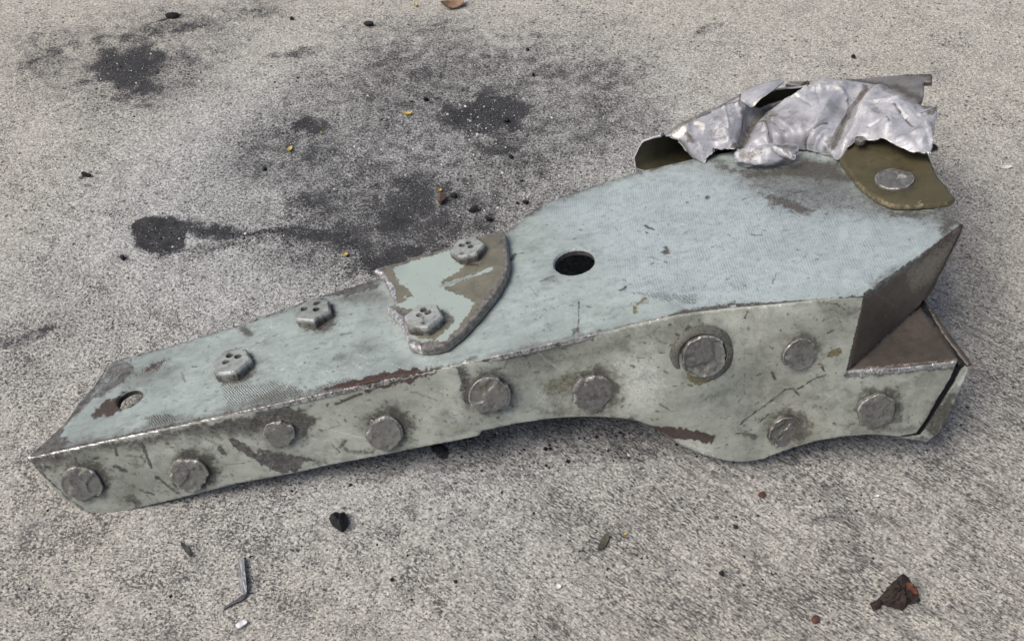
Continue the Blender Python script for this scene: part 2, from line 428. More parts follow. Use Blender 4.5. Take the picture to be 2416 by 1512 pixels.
# ------------------------------------------------------------------ ground
def ground_mat():
    n = N('stained_concrete')
    warm = n.att('warm'); soot = n.att('soot'); pale = n.att('pale'); st = n.att('streak')
    p = n.pos
    pm = n.mapp(p, (0, 0, math.radians(-37)), (2.3, .62, 1))          # brush marks, front right
    ph = n.mapp(p, (0, 0, math.radians(-8)), (1.15, .9, 1))
    g = n.mixf(st, n.noise(620, 3, .70, ph), n.noise(600, 3, .70, pm))
    g2 = n.mixf(st, n.noise(1400, 2, .6, ph), n.noise(1250, 2, .6, pm))
    big = n.noise(24, 5, .62); mid = n.noise(110, 4, .62); fine = n.noise(2600, 2, .6)
    lt = n.mix(warm, lin(163, 165, 163), lin(170, 167, 157))
    lt = n.mix(n.ss(n.vor(1000, ph, 'Color'), .40, .66, 0, .65), lt, n.mix(warm, lin(218, 220, 217), lin(221, 216, 204)))
    lt = n.mix(n.ss(n.vor(850, ph, 'Color'), .52, .72, 0, .50), lt, lin(126, 125, 123))
    dkc = n.mix(n.ss(g2, .4, .6), lin(58, 57, 58), lin(90, 88, 87))
    gr = n.ma('ADD', n.ma('MULTIPLY', g, .6), n.ma('MULTIPLY', g2, .4))
    bias = n.ma('ADD', n.ma('MULTIPLY', n.ma('SUBTRACT', big, .5), .24), n.ma('MULTIPLY', n.ma('SUBTRACT', mid, .5), .24))
    f = n.ss(n.ma('ADD', n.ma('SUBTRACT', gr, bias), n.att('dense')), .545, .605, 0, .92)
    c = n.mix(f, lt, dkc)
    c = n.mix(n.ss(n.noise(330, 3, .62), .66, .70, 0, .8), c, lin(56, 55, 56))     # larger dark grains
    c = n.mix(n.ss(n.ma('ADD', pale, n.ma('MULTIPLY', n.ma('SUBTRACT', gr, .5), 2.4)), .30, .95, 0, .8), c, lin(206, 206, 207))
    # pits of several sizes, and brushed ridges
    for sc_, lo_, am_ in ((150, .10, .8), (330, .13, .7)):
        pc = n.vor(sc_, ph, 'Color'); pit = n.ma('MULTIPLY', n.ss(n.ma('ADD', n.vor(sc_, ph), n.ma('MULTIPLY', n.ma('SUBTRACT', g2, .5), .35)), lo_, lo_ + .10, 1, 0), n.ss(pc, .52, .60))
        c = n.mix(n.ma('MULTIPLY', pit, am_), c, lin(62, 60, 58)); f = n.ma('MAXIMUM', f, pit)
    br_ = n.ma('MULTIPLY', n.ss(n.noise(150, 3, .6, n.mapp(p, (0, 0, math.radians(-37)), (7.0, .42, 1))), .50, .64), st)
    c = n.mix(n.ma('MULTIPLY', br_, .42), c, lin(84, 82, 79))
    c = n.mix(n.ss(n.noise(60, 4, .65), .48, .68, 0, .28), c, lin(120, 118, 114))
    # soot and painted bracket shade: a thin dark film, thicker in the hollows between grains
    c = n.mix(n.ss(n.ma('ADD', soot, n.ma('MULTIPLY', n.ma('SUBTRACT', mid, .5), .7)), .05, 1.1, 0, .58), c, lin(58, 58, 62))
    sv = n.ma('ADD', soot, n.ma('ADD', n.ma('MULTIPLY', n.ma('SUBTRACT', gr, .5), 4.2), n.ma('MULTIPLY', n.ma('SUBTRACT', mid, .5), 1.4)))
    c = n.mix(n.ss(sv, .30, 1.0, 0, .92), c, n.mix(n.ss(mid, .4, .6), lin(38, 39, 43), lin(54, 54, 57)))
    c = n.mix(n.ma('MULTIPLY', n.ss(n.noise(900, 1, .5), .68, .73), n.ss(soot, .1, .5, 0, .8)), c, lin(182, 182, 185))
    n.L(c, n.bs.inputs['Base Color']); n.bs.inputs['Roughness'].default_value = .85
    n.bs.inputs['Specular IOR Level'].default_value = .3
    n.L(n.bump(n.ma('ADD', n.ma('SUBTRACT', n.ma('MULTIPLY', g2, .6), f), n.ma('MULTIPLY', fine, .3)), .6, .0009), n.bs.inputs['Normal'])
    return n.m

SOOT_SHADE = [([(560, 330), (700, 200), (860, 90), (1050, 80), (1300, 90), (1500, 180), (1560, 300), (1380, 440), (1200, 560), (900, 660), (640, 600)], None, 120, .50), ([(0, 60), (200, 60), (420, 10), (640, 10), (520, 120), (420, 260), (200, 280), (40, 200)], None, 90, .36), ([(1900, 1130), (2300, 1000), (2416, 1100), (2416, 1400), (2000, 1400)], None, 120, .12), ([(1180, 1090), (1560, 1100), (1700, 1200), (1500, 1300), (1200, 1200)], None, 90, .22), ([(0, 640), (160, 600), (260, 720), (120, 900), (0, 900)], None, 80, .18), ([(2280, 480), (2416, 480), (2416, 900), (2300, 1000), (2240, 750)], None, 80, .24),  # polygons / strokes of soot and painted bracket shade on the concrete: points, width, softness, strength
    ([(60, 150), (180, 110), (300, 85), (420, 60), (520, 48), (640, 30)], 34, 28, .62),
    ([(230, 130), (330, 95), (390, 130), (372, 200), (345, 242), (285, 232), (235, 190)], None, 34, .80),
    ([(300, 90), (420, 70), (480, 60)], 26, 18, .8), ([(370, 52), (405, 42), (425, 38)], 8, 4, 1.0),
    ([(150, 210), (230, 180), (300, 150)], 10, 10, .6), ([(130, 265), (190, 235), (250, 225)], 7, 7, .6),
    ([(640, 132), (690, 118), (765, 105), (760, 122), (690, 140)], None, 12, .62),
    ([(830, 110), (900, 100), (985, 130), (960, 175), (880, 165)], None, 35, .40),
    ([(670, 290), (720, 275), (775, 270), (785, 300), (750, 318), (700, 312)], None, 12, .85),
    ([(690, 325), (760, 320), (780, 350), (720, 350)], None, 16, .5),
    ([(1020, 275), (1080, 245), (1150, 215), (1225, 225), (1255, 260), (1225, 300), (1190, 330), (1100, 325), (1050, 305)], None, 24, .86),
    ([(1060, 260), (1130, 270), (1180, 300)], 30, 18, .95), ([(1180, 240), (1240, 258)], 26, 14, .9),
    ([(1120, 330), (1200, 335), (1240, 365), (1170, 372), (1110, 355)], None, 16, .78),
    ([(930, 320), (1010, 300), (1060, 320)], 30, 24, .45),
    ([(1250, 300), (1330, 330), (1270, 420), (1190, 430)], None, 45, .42),
    ([(660, 490), (760, 440), (930, 405), (1060, 410), (1150, 450), (1195, 540), (1120, 570), (980, 600), (860, 650), (760, 580)], None, 44, .66),
    ([(900, 430), (1000, 400), (1050, 440), (1040, 510), (960, 560), (880, 560), (860, 490)], None, 34, .80),
    ([(690, 470), (720, 455), (760, 480), (740, 500)], None, 12, .8), ([(770, 500), (850, 510), (930, 490)], 26, 16, .7),
    ([(850, 605), (920, 590), (1000, 575), (1020, 590), (900, 640), (870, 650)], None, 16, 1.0),
    ([(1040, 480), (1110, 500), (1150, 520)], 40, 24, .55),
    ([(308, 535), (330, 520), (400, 512), (436, 524), (440, 560), (424, 588), (370, 596), (322, 580)], None, 6, 1.25),
    ([(325, 575), (380, 600), (430, 590)], 16, 10, .8), ([(287, 608), (296, 612)], 12, 6, .8),
    ([(440, 535), (520, 548), (600, 552), (690, 545), (780, 560), (860, 575)], 22, 16, .98),
    ([(430, 590), (520, 575), (600, 575)], 22, 18, .58), ([(600, 560), (720, 590), (840, 600)], 40, 28, .45),
    ([(0, 822), (60, 798), (130, 775)], 14, 12, .72), ([(40, 800), (110, 790)], 10, 10, .6),
    ([(1650, 70), (1680, 62), (1700, 60)], 8, 10, .6), ([(1645, 78), (1670, 72)], 10, 8, .5),
    ([(1300, 110), (1400, 140), (1480, 150)], 30, 28, .42), ([(1420, 210), (1520, 230)], 40, 40, .38),
    ([(1360, 90), (1440, 110)], 16, 20, .35), ([(1020, 60), (1090, 45)], 14, 12, .45),
    ([(760, 1090), (1000, 1040), (1140, 1000), (1300, 970), (1480, 980), (1640, 1090), (1540, 1120), (1380, 1085), (1250, 1070), (1000, 1090)], None, 36, .42),  # soot specks plus the flange's shade, painted on the ground under its arch
    ([(1480, 1120), (1560, 1125)], 24, 20, .42), ([(1030, 1056), (1045, 1064)], 18, 6, 1.0),
    ([(830, 1110), (930, 1100)], 26, 26, .40), ([(610, 1135), (720, 1150)], 20, 20, .3),
    ([(1940, 1225), (1990, 1215), (2020, 1240)], 20, 14, .42), ([(2150, 1290), (2250, 1270), (2330, 1260)], 12, 14, .35),
    ([(1700, 1180), (1900, 1240), (2100, 1330)], 26, 50, .18), ([(2060, 1425), (2110, 1350), (2160, 1360), (2170, 1420)], None, 20, .45),
    ([(40, 1380), (60, 1400)], 20, 14, .35), ([(1540, 1300), (1600, 1330)], 30, 24, .25), ([(1700, 1390), (1790, 1420)], 20, 20, .25),
    ([(2330, 700), (2416, 720)], 30, 30, .25), ([(190, 422), (208, 412)], 7, 4, .8), ([(680, 1290), (700, 1300)], 8, 5, .5),
]
PALE = [([(600, 400), (680, 380), (780, 372), (850, 395), (760, 430), (660, 440)], None, 40, .42), ([(610, 345), (660, 310)], 16, 14, .5),
        ([(620, 580), (672, 582)], 16, 9, .8), ([(700, 452), (760, 470), (800, 500)], 10, 8, .55), ([(720, 555), (800, 560)], 5, 4, .7),
        ([(1590, 150), (1640, 165), (1610, 190)], None, 16, .65), ([(1560, 205), (1620, 210)], 10, 10, .5), ([(1280, 230), (1320, 200)], 14, 14, .4),
        ([(2250, 2), (2290, 8)], 14, 8, .7), ([(1310, 22), (1330, 24)], 8, 5, .5), ([(60, 1180), (160, 1230)], 60, 60, .22), ([(200, 480), (280, 470)], 30, 30, .3),
        ([(640, 1480), (700, 1500)], 24, 24, .4), ([(1430, 1350), (1450, 1360)], 8, 6, .7), ([(1600, 1110), (1640, 1130)], 12, 12, .45), ([(2270, 1290), (2290, 1300)], 10, 8, .5)]
def build_ground():
    cs = [GROUND.hit(x, y) for x, y in ((-60, -60), (2476, -60), (-60, 1572), (2476, 1572))]
    x0, x1 = min(c[0] for c in cs), max(c[0] for c in cs); y0, y1 = min(c[1] for c in cs), max(c[1] for c in cs)
    xs = np.concatenate([[-6, -3, -1.5, -1], np.linspace(x0, x1, 460), [1, 1.5, 3, 6]])
    ys = np.concatenate([[-6, -3, -1.5, -1], np.linspace(y0, y1, 330), [1, 1.5, 3, 6]])
    X, Y = np.meshgrid(xs, ys); nx, ny = len(xs), len(ys)
    a, b = X.ravel(), Y.ravel(); pts = np.stack([a, b], 1)
    at = {k: np.zeros(len(a)) for k in ('soot', 'pale', 'warm', 'streak', 'dense')}
    wx = fbm(a / (30 * K), b / (22 * K), 4, 9) - .5; wy = fbm(a / (30 * K), b / (22 * K), 4, 99) - .5
    for key, lst in (('soot', SOOT_SHADE), ('pale', PALE)):  # 'soot' also carries the bracket shade painted on the ground
        for mp, w, soft, val in lst:
            m2 = np.array([GROUND.hit(x, y)[:2] for x, y in mp]); s = soft * K * 1.15; ww = (w or 0) * K * 1.15
            lo = m2.min(0) - 2 * s - ww - 20 * K; hi = m2.max(0) + 2 * s + ww + 20 * K
            sel = np.where((pts > lo).all(1) & (pts < hi).all(1))[0]
            q = pts[sel] + np.stack([wx[sel], wy[sel]], 1) * (min(soft, 30) * 3.2 + 6) * K
            if w is None:
                d = segdist(q, m2, True); d[inside(q, m2)] *= -1
            else: d = segdist(q, m2) - ww / 2
            m = val * (1.15 if key == 'soot' else 1) * (1 - sstep(-s * 1.1, s * 1.7, d))
            at[key][sel] = np.maximum(at[key][sel], m)
    # the slab is warmer away from the soot, brushed at the front right
    at['soot'] = at['soot'] * (.35 + .7 * fbm(a / .035, b / .022, 4, 33) + .65 * fbm(a / .010, b / .007, 4, 37)) + .15 * (at['soot'] > .9) + .13 * sstep(.5, .75, fbm(a / .09, b / .05, 5, 31)) + .06 * sstep(.5, .7, fbm(a / .02, b / .012, 4, 35))
    c0 = GROUND.hit(1000, 560)
    r = np.hypot((a - c0[0]) / 1.25, b - c0[1])
    at['warm'] = np.clip(sstep(.08, .34, r) + (fbm(a / .12, b / .12, 3, 41) - .5) * .5, 0, 1)
    cr = GROUND.hit(2100, 1250)
    at['streak'] = 1 - sstep(.10, .30, np.hypot((a - cr[0]) / 1.3, b - cr[1]))
    at['dense'] = .028 * sstep(0, 1, (GROUND.hit(1200, 300)[1] - b) / .35) - .03 * sstep(GROUND.hit(1200, 450)[1], GROUND.hit(1200, 0)[1], b)
    z = .0009 * (fbm(a / .03, b / .03, 3, 61) - .5)
    F = np.arange(nx * ny).reshape(ny, nx)
    F = np.stack([F[:-1, :-1], F[:-1, 1:], F[1:, 1:], F[1:, :-1]], -1).reshape(-1, 4)
    o = mk('ground', np.stack([a, b, z], 1), F, ground_mat(), None, None, None, origin=(0, 0, 0))
    for k, v in at.items():
        t = o.data.attributes.new(k, 'FLOAT', 'POINT'); t.data.foreach_set('value', v.astype(np.float32))
    tag(o, 'rough grey concrete ground blackened with soot patches', 'ground', kind='structure')
    return o
build_ground()

# ------------------------------------------------------------------ the bracket
z1 = lambda *p: [(31.4 + x * .3073, 784.8 + y * .3073) for x, y in p]
z2 = lambda *p: [(596.5 + x * .3073, 627.9 + y * .3073) for x, y in p]
z3 = lambda *p: [(1067.4 + x * .3073, 596.5 + y * .3073) for x, y in p]
z4 = lambda *p: [(1475.5 + x * .3379, 138.1 + y * .3379) for x, y in p]
z6 = lambda *p: [(1444.1 + x * .3073, 659.3 + y * .3073) for x, y in p]
circ = lambda x, y, r, ry=None, n=14: [(x + r * math.cos(i * 2 * math.pi / n), y + (ry or r) * math.sin(i * 2 * math.pi / n)) for i in range(n)]

br = empty('metal_bracket', (_A + _B) / 2)
tag(br, 'torn pale green metal bracket with riveted flange and crumpled sleeve lying on concrete', 'bracket')

plate_out = RIDGE + [(2100, 655), (2180, 597), (2268, 533), (2250, 512), (2200, 486), (2050, 400), (1900, 350), (1780, 345), (1650, 371), (1500, 405), (1400, 437), (1290, 475), (1262, 490),
    (1225, 522), (1190, 548), (1100, 580), (890, 657), (740, 702), (560, 766), (400, 815), (300, 840), (265, 852), (243, 875), (215, 915), (185, 948), (150, 1000), (100, 1045)]
back_edge = [(265, 852), (300, 840), (400, 815), (560, 766), (740, 702), (890, 657), (1100, 580), (1190, 548), (1225, 522), (1290, 475), (1500, 405), (1650, 371)]
def rscr(region, n, att, seed, l=(10, 45), w=(1.5, 3), val=(.6, 1), ang=(-60, 30)):
    r = random.Random(seed); out = []
    for i in range(n):
        x, y = region(r); a = math.radians(r.uniform(*ang)); L = r.uniform(*l)
        out.append(M(att, [(x, y), (x + L * math.cos(a), y + L * math.sin(a) * .8)], r.uniform(*w), 1.6, r.uniform(*val)))
    return out
def on_plate(r):
    t = r.uniform(.06, .98); x = 62 + t * 1950; f = r.uniform(.08, .85)
    yr = np.interp(x, [q[0] for q in RIDGE], [q[1] for q in RIDGE]); yb = np.interp(x, [265, 740, 1190, 1290, 1650, 2100], [860, 710, 560, 485, 390, 520])
    return x, yr + (yb - yr) * f
def on_flange(r):
    x = r.uniform(110, 2150); f = r.uniform(.06, .92)
    yr = np.interp(x, [q[0] for q in RIDGE] + [2050, 2260], [q[1] for q in RIDGE] + [870, 850])
    yb = np.interp(x, [100, 245, 700, 1130, 1380, 1560, 1720, 1870, 2000, 2165], [1130, 1205, 1112, 1018, 983, 1020, 1088, 1056, 1028, 1020])
    return x, yr + (yb - yr) * f
plate_marks = [
    M('rust', z1((600, 640), (660, 560), (760, 500), (860, 440), (880, 470), (850, 580), (770, 630), (650, 650)), None, 10, 1.0),
    M('rust', z1((1005, 305), (1040, 240), (1180, 200), (1130, 275)), None, 4, .7), M('chat', z1((960, 330), (1040, 230), (1190, 190), (1130, 290)), None, 8, 1),
    M('bare', z1((95, 945), (250, 790), (400, 690), (380, 790), (420, 850), (330, 900), (150, 945)), None, 10, .95),
    M('bare', RIDGE[:5], 7, 4, .85), M('dirt_shade', RIDGE[:4], 26, 14, .55), M('silver', RIDGE[:4] + [(985, 877)], 2.2, 1.6, .70),
    M('silver', RIDGE[4:7], 1.6, 1.4, .75), M('dirt_shade', RIDGE[4:7], 8, 6, .55), M('light', RIDGE[4:7], 9, 5, .5),
    M('bare', z1((400, 680), (560, 520), (640, 350), (700, 240), (760, 200), (1250, 70)), 15, 8, .95),
    M('bare', z1((560, 520), (640, 360), (720, 230), (900, 215), (940, 300), (830, 400), (700, 490)), None, 16, .72),
    M('dirt_shade', z1((700, 420), (900, 300), (1100, 240), (1300, 250), (1000, 420)), None, 18, .45),
    M('light', z1((780, 420), (960, 330), (1150, 330), (1000, 400)), None, 10, .5),
    M('bare', back_edge[2:9], 9, 6, .9), M('dirt_shade', back_edge, 16, 12, .7), M('bare', back_edge[8:], 5, 4, .9), M('dirt_shade', back_edge[8:], 22, 18, .5),
    M('bare', z2((450, 250), (700, 160), (900, 100), (980, 160), (900, 190), (700, 230)), None, 8, .85), M('dirt_shade', z2((500, 260), (950, 130), (1060, 280), (800, 300)), None, 20, .55),
    M('chat', z1((1020, 640), (1200, 625), (1260, 680), (1060, 730)), None, 6, 1), M('dirt_shade', z1((1020, 650), (1200, 630), (1500, 640), (1900, 570), (1900, 620), (1060, 730)), None, 10, .6),
    M('chat', z2((-260, 800), (0, 890), (180, 900), (450, 960), (650, 880), (950, 830), (1430, 770), (1300, 800), (900, 870), (450, 985), (100, 1060), (-200, 1080)), None, 10, .95),
    M('chat', z1((1700, 390), (2043, 370), (2043, 470), (1800, 450)), None, 8, .9),
    M('dirt_shade', z2((0, 1000), (200, 930), (450, 960), (900, 860), (1400, 770), (900, 920), (450, 1000), (0, 1090)), None, 12, .6),
    M('rust', z2((480, 960), (700, 900), (1000, 815), (1430, 768), (1430, 785), (950, 895), (700, 940)), None, 4, 1.0),
    M('light', z2((0, 640), (130, 500), (145, 430)), 4, 3, .7), M('light', z2((60, 600), (-20, 700)), 8, 6, .55),
    M('light', z2((0, 650), (250, 690), (420, 760), (650, 780), (900, 800)), 8, 8, .55), M('light', z2((60, 760), (200, 850), (350, 860)), 16, 14, .4),
    M('dirt_shade', z2((0, 700), (80, 720), (60, 860), (0, 880)), None, 18, .4), M('silver', z2((645, 780), (668, 735)), 2.2, 1.2, .9), M('silver', z2((905, 920), (955, 885)), 5, 2, .9),
    M('dirt_shade', z2((1440, 770), (1720, 680), (1700, 710), (1500, 780)), None, 5, .8), M('silver', z2((1630, 715), (1700, 690)), 4, 3, .6),
    M('dirt_shade', z4((560, 700), (800, 770), (1200, 700), (1480, 740), (1650, 900), (1850, 1050), (2230, 1050), (2330, 1140), (2200, 1180), (1900, 1120), (1500, 1090), (1200, 1060), (900, 930)), None, 60, .66),
    M('dirt_shade', z4((600, 690), (760, 770), (1000, 780), (1230, 700), (1480, 730), (1600, 860), (1400, 860), (1150, 830), (900, 850), (700, 790)), None, 24, .95), M('dirt_shade', z4((1600, 880), (1720, 990), (1880, 1060), (2230, 1050), (2200, 1110), (1850, 1110), (1650, 980)), None, 18, .85), M('dirt_shade', z4((930, 930), (1100, 960), (1350, 1060), (1250, 1100), (1000, 1010)), None, 14, .9), M('dirt_shade', z4((1180, 940), (1260, 925)), 10, 5, .9),  # dirt by the sleeve, darkened to paint in its overhang shade
    M('dirt_shade', z4((2200, 1060), (2340, 1140), (2250, 1230), (2180, 1200)), None, 20, .95),
    M('dirt_shade', z4(*circ(288, 1345, 26)), None, 5, 1.0), M('dirt_shade', z4(*circ(570, 970, 14)), None, 3, .9), M('dirt_shade', z4((140, 1165), (195, 1195)), 4, 2, .9), M('dirt_shade', z4(*circ(150, 1216, 8)), None, 3, .9),
    M('dirt_shade', z4((560, 620), (800, 800), (760, 820), (520, 700)), None, 14, .5), M('light', z4((1080, 860), (1180, 880)), 14, 8, .5), M('dirt_shade', z4((880, 1230), (950, 1235)), 3, 2, .8),
    M('bare', [(2043, 693), (2100, 655), (2180, 597), (2268, 533)], 6, 3, .9), M('dirt_shade', [(2060, 670), (2110, 640)], 10, 8, .6),
    M('chat', z3((1340, 300), (1500, 295), (1900, 335), (1850, 395), (1600, 355)), None, 5, 1.0), M('dirt_shade', z3((1280, 290), (1320, 280), (1330, 260)), 4, 2, .9), M('tint', z3((1400, 460), (1410, 390), (1480, 350)), 8, 3, .7),
    M('dirt_shade', z6((470, 262), (560, 235), (950, 180), (960, 195), (700, 250)), None, 4, 1.0), M('bare', z6((960, 195), (1500, 165), (1950, 118)), 5, 3, 1.0), M('chat', z6((470, 230), (960, 165), (960, 195), (480, 270)), None, 5, .8),
    M('dirt_shade', z3((920, 600), (975, 560), (990, 620), (930, 640)), None, 4, .8), M('bare', z3((972, 370), (965, 600)), 3, 1.6, .75), M('bare', z3((930, 450), (925, 560)), 3, 3, .45),
    M('light', z3((600, 440), (700, 425), (960, 385)), 5, 4, .6), M('chat', z3((600, 450), (960, 370), (970, 400), (620, 460)), None, 4, .7), M('dirt_shade', z3((680, 215), (780, 180)), 6, 4, .7), M('light', z3((1100, 440), (1350, 425)), 4, 4, .5), M('chat', z3((1160, 510), (1260, 480)), 8, 4, .7),
    M('dirt_shade', z1((1290, 300), (1320, 370)), 3, 2, .7), M('dirt_shade', [(570, 775), (590, 790)], 12, 6, .85), M('dirt_shade', z2((520, 590), (560, 600)), 6, 4, .5), M('dirt_shade', z2((640, 700), (680, 710)), 12, 8, .5), M('dirt_shade', z2((830, 620), (930, 640)), 16, 12, .4), M('dirt_shade', z2((680, 530), (750, 510)), 5, 3, .6),
    M('mill_sheen', [(1300, 480), (1640, 390), (1950, 440), (2220, 520), (2200, 575), (2040, 685), (1650, 722), (1480, 690), (1400, 570)], None, 60, 1.0),
    M('mill_sheen', [(1100, 720), (1300, 600), (1480, 690), (1200, 800)], None, 60, .25), M('chat', z3((700, 1490), (0, 1500)), 4, 3, 0),
    M('rust', z4((560, 660), (700, 640)), 10, 6, .4), M('dirt_shade', [(1320, 668), (1300, 660)], 6, 6, .5), M('dirt_shade', [(1208, 612), (1215, 600)], 8, 3, 1.0),
] + rscr(on_plate, 150, 'dirt_shade', 3, (2, 9), (1, 2.6), (.6, 1)) + rscr(on_plate, 26, 'light', 4, (15, 60), (1.5, 2.5), (.4, .75), (-50, 10)) + rscr(on_plate, 22, 'bare', 5, (6, 25), (.8, 1.4), (.5, .8))
plate_marks += rscr(lambda r: (r.uniform(560, 1040), r.uniform(800, 890)), 34, 'light', 51, (12, 60), (.9, 1.8), (.6, 1.0), (-20, 35)) + rscr(lambda r: (r.uniform(250, 560), r.uniform(900, 1000)), 16, 'light', 52, (6, 26), (.9, 1.8), (.6, 1.0), (-60, 0)) + rscr(lambda r: (r.uniform(1250, 1600), r.uniform(640, 760)), 16, 'light', 53, (10, 40), (.9, 1.6), (.5, .9), (-20, 10)) + rscr(lambda r: (r.uniform(300, 2000), r.uniform(480, 1000)), 60, 'dirt_shade', 54, (8, 40), (.8, 1.4), (.5, .9), (-70, 60))
flange_marks_extra = rscr(on_flange, 46, 'light', 55, (10, 60), (.9, 1.6), (.6, 1.0), (-10, 45)) + rscr(on_flange, 50, 'dirt_shade', 56, (14, 60), (.8, 2.0), (.5, .9), (-30, 60))
for cx, cy, r in ((548, 862, 44), (740, 740, 44)): plate_marks.append(M('dirt_shade', circ(cx + 9, cy + 4, r * 1.05, r * .9), None, 11, .9))  # grime ring shifted right, painting in the bolt's shadow too
plate_marks += [M('rust', [(715, 772), (755, 775)], 9, 4, .6)]
def plate_disp(a, b, d):
    return .0007 * (fbm(a / .05, b / .05, 3, 71) - .5) + .00018 * (fbm(a / .006, b / .006, 3, 72) - .5)
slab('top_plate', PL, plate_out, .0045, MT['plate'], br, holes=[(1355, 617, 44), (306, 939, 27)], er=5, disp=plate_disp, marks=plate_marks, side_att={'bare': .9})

flange_top = [(x, y + 2.5) for x, y in RIDGE]
flange_out = flange_top + [(2038, 720), (2018, 800), (2000, 876), (2060, 871), (2130, 866), (2200, 858), (2262, 850), (2243, 895), (2215, 940), (2190, 985), (2163, 1023), (2120, 1031), (2050, 1026), (1990, 1031), (1930, 1041), (1870, 1059), (1800, 1085), (1755, 1092),
    (1715, 1089), (1660, 1075), (1610, 1054), (1560, 1020), (1510, 996), (1450, 987), (1380, 985), (1300, 990), (1220, 1001), (1138, 1019), (1130, 1030), (1000, 1056), (850, 1086), (700, 1117), (560, 1142), (420, 1177), (310, 1203), (262, 1210), (240, 1212), (218, 1211), (197, 1206), (180, 1198), (163, 1187), (139, 1169), (111, 1141), (87, 1111), (70, 1090)]
RIV = [(196, 1137, 44, 0), (448, 1115, 42, 1), (660, 1022, 35, 2), (908, 1017, 42, 3), (1155, 930, 45, 4), (1397, 924, 46, 5), (1660, 838, 50, 6), (1886, 834, 38, 7), (1850, 1014, 39, 8), (2066, 968, 44, 9)]
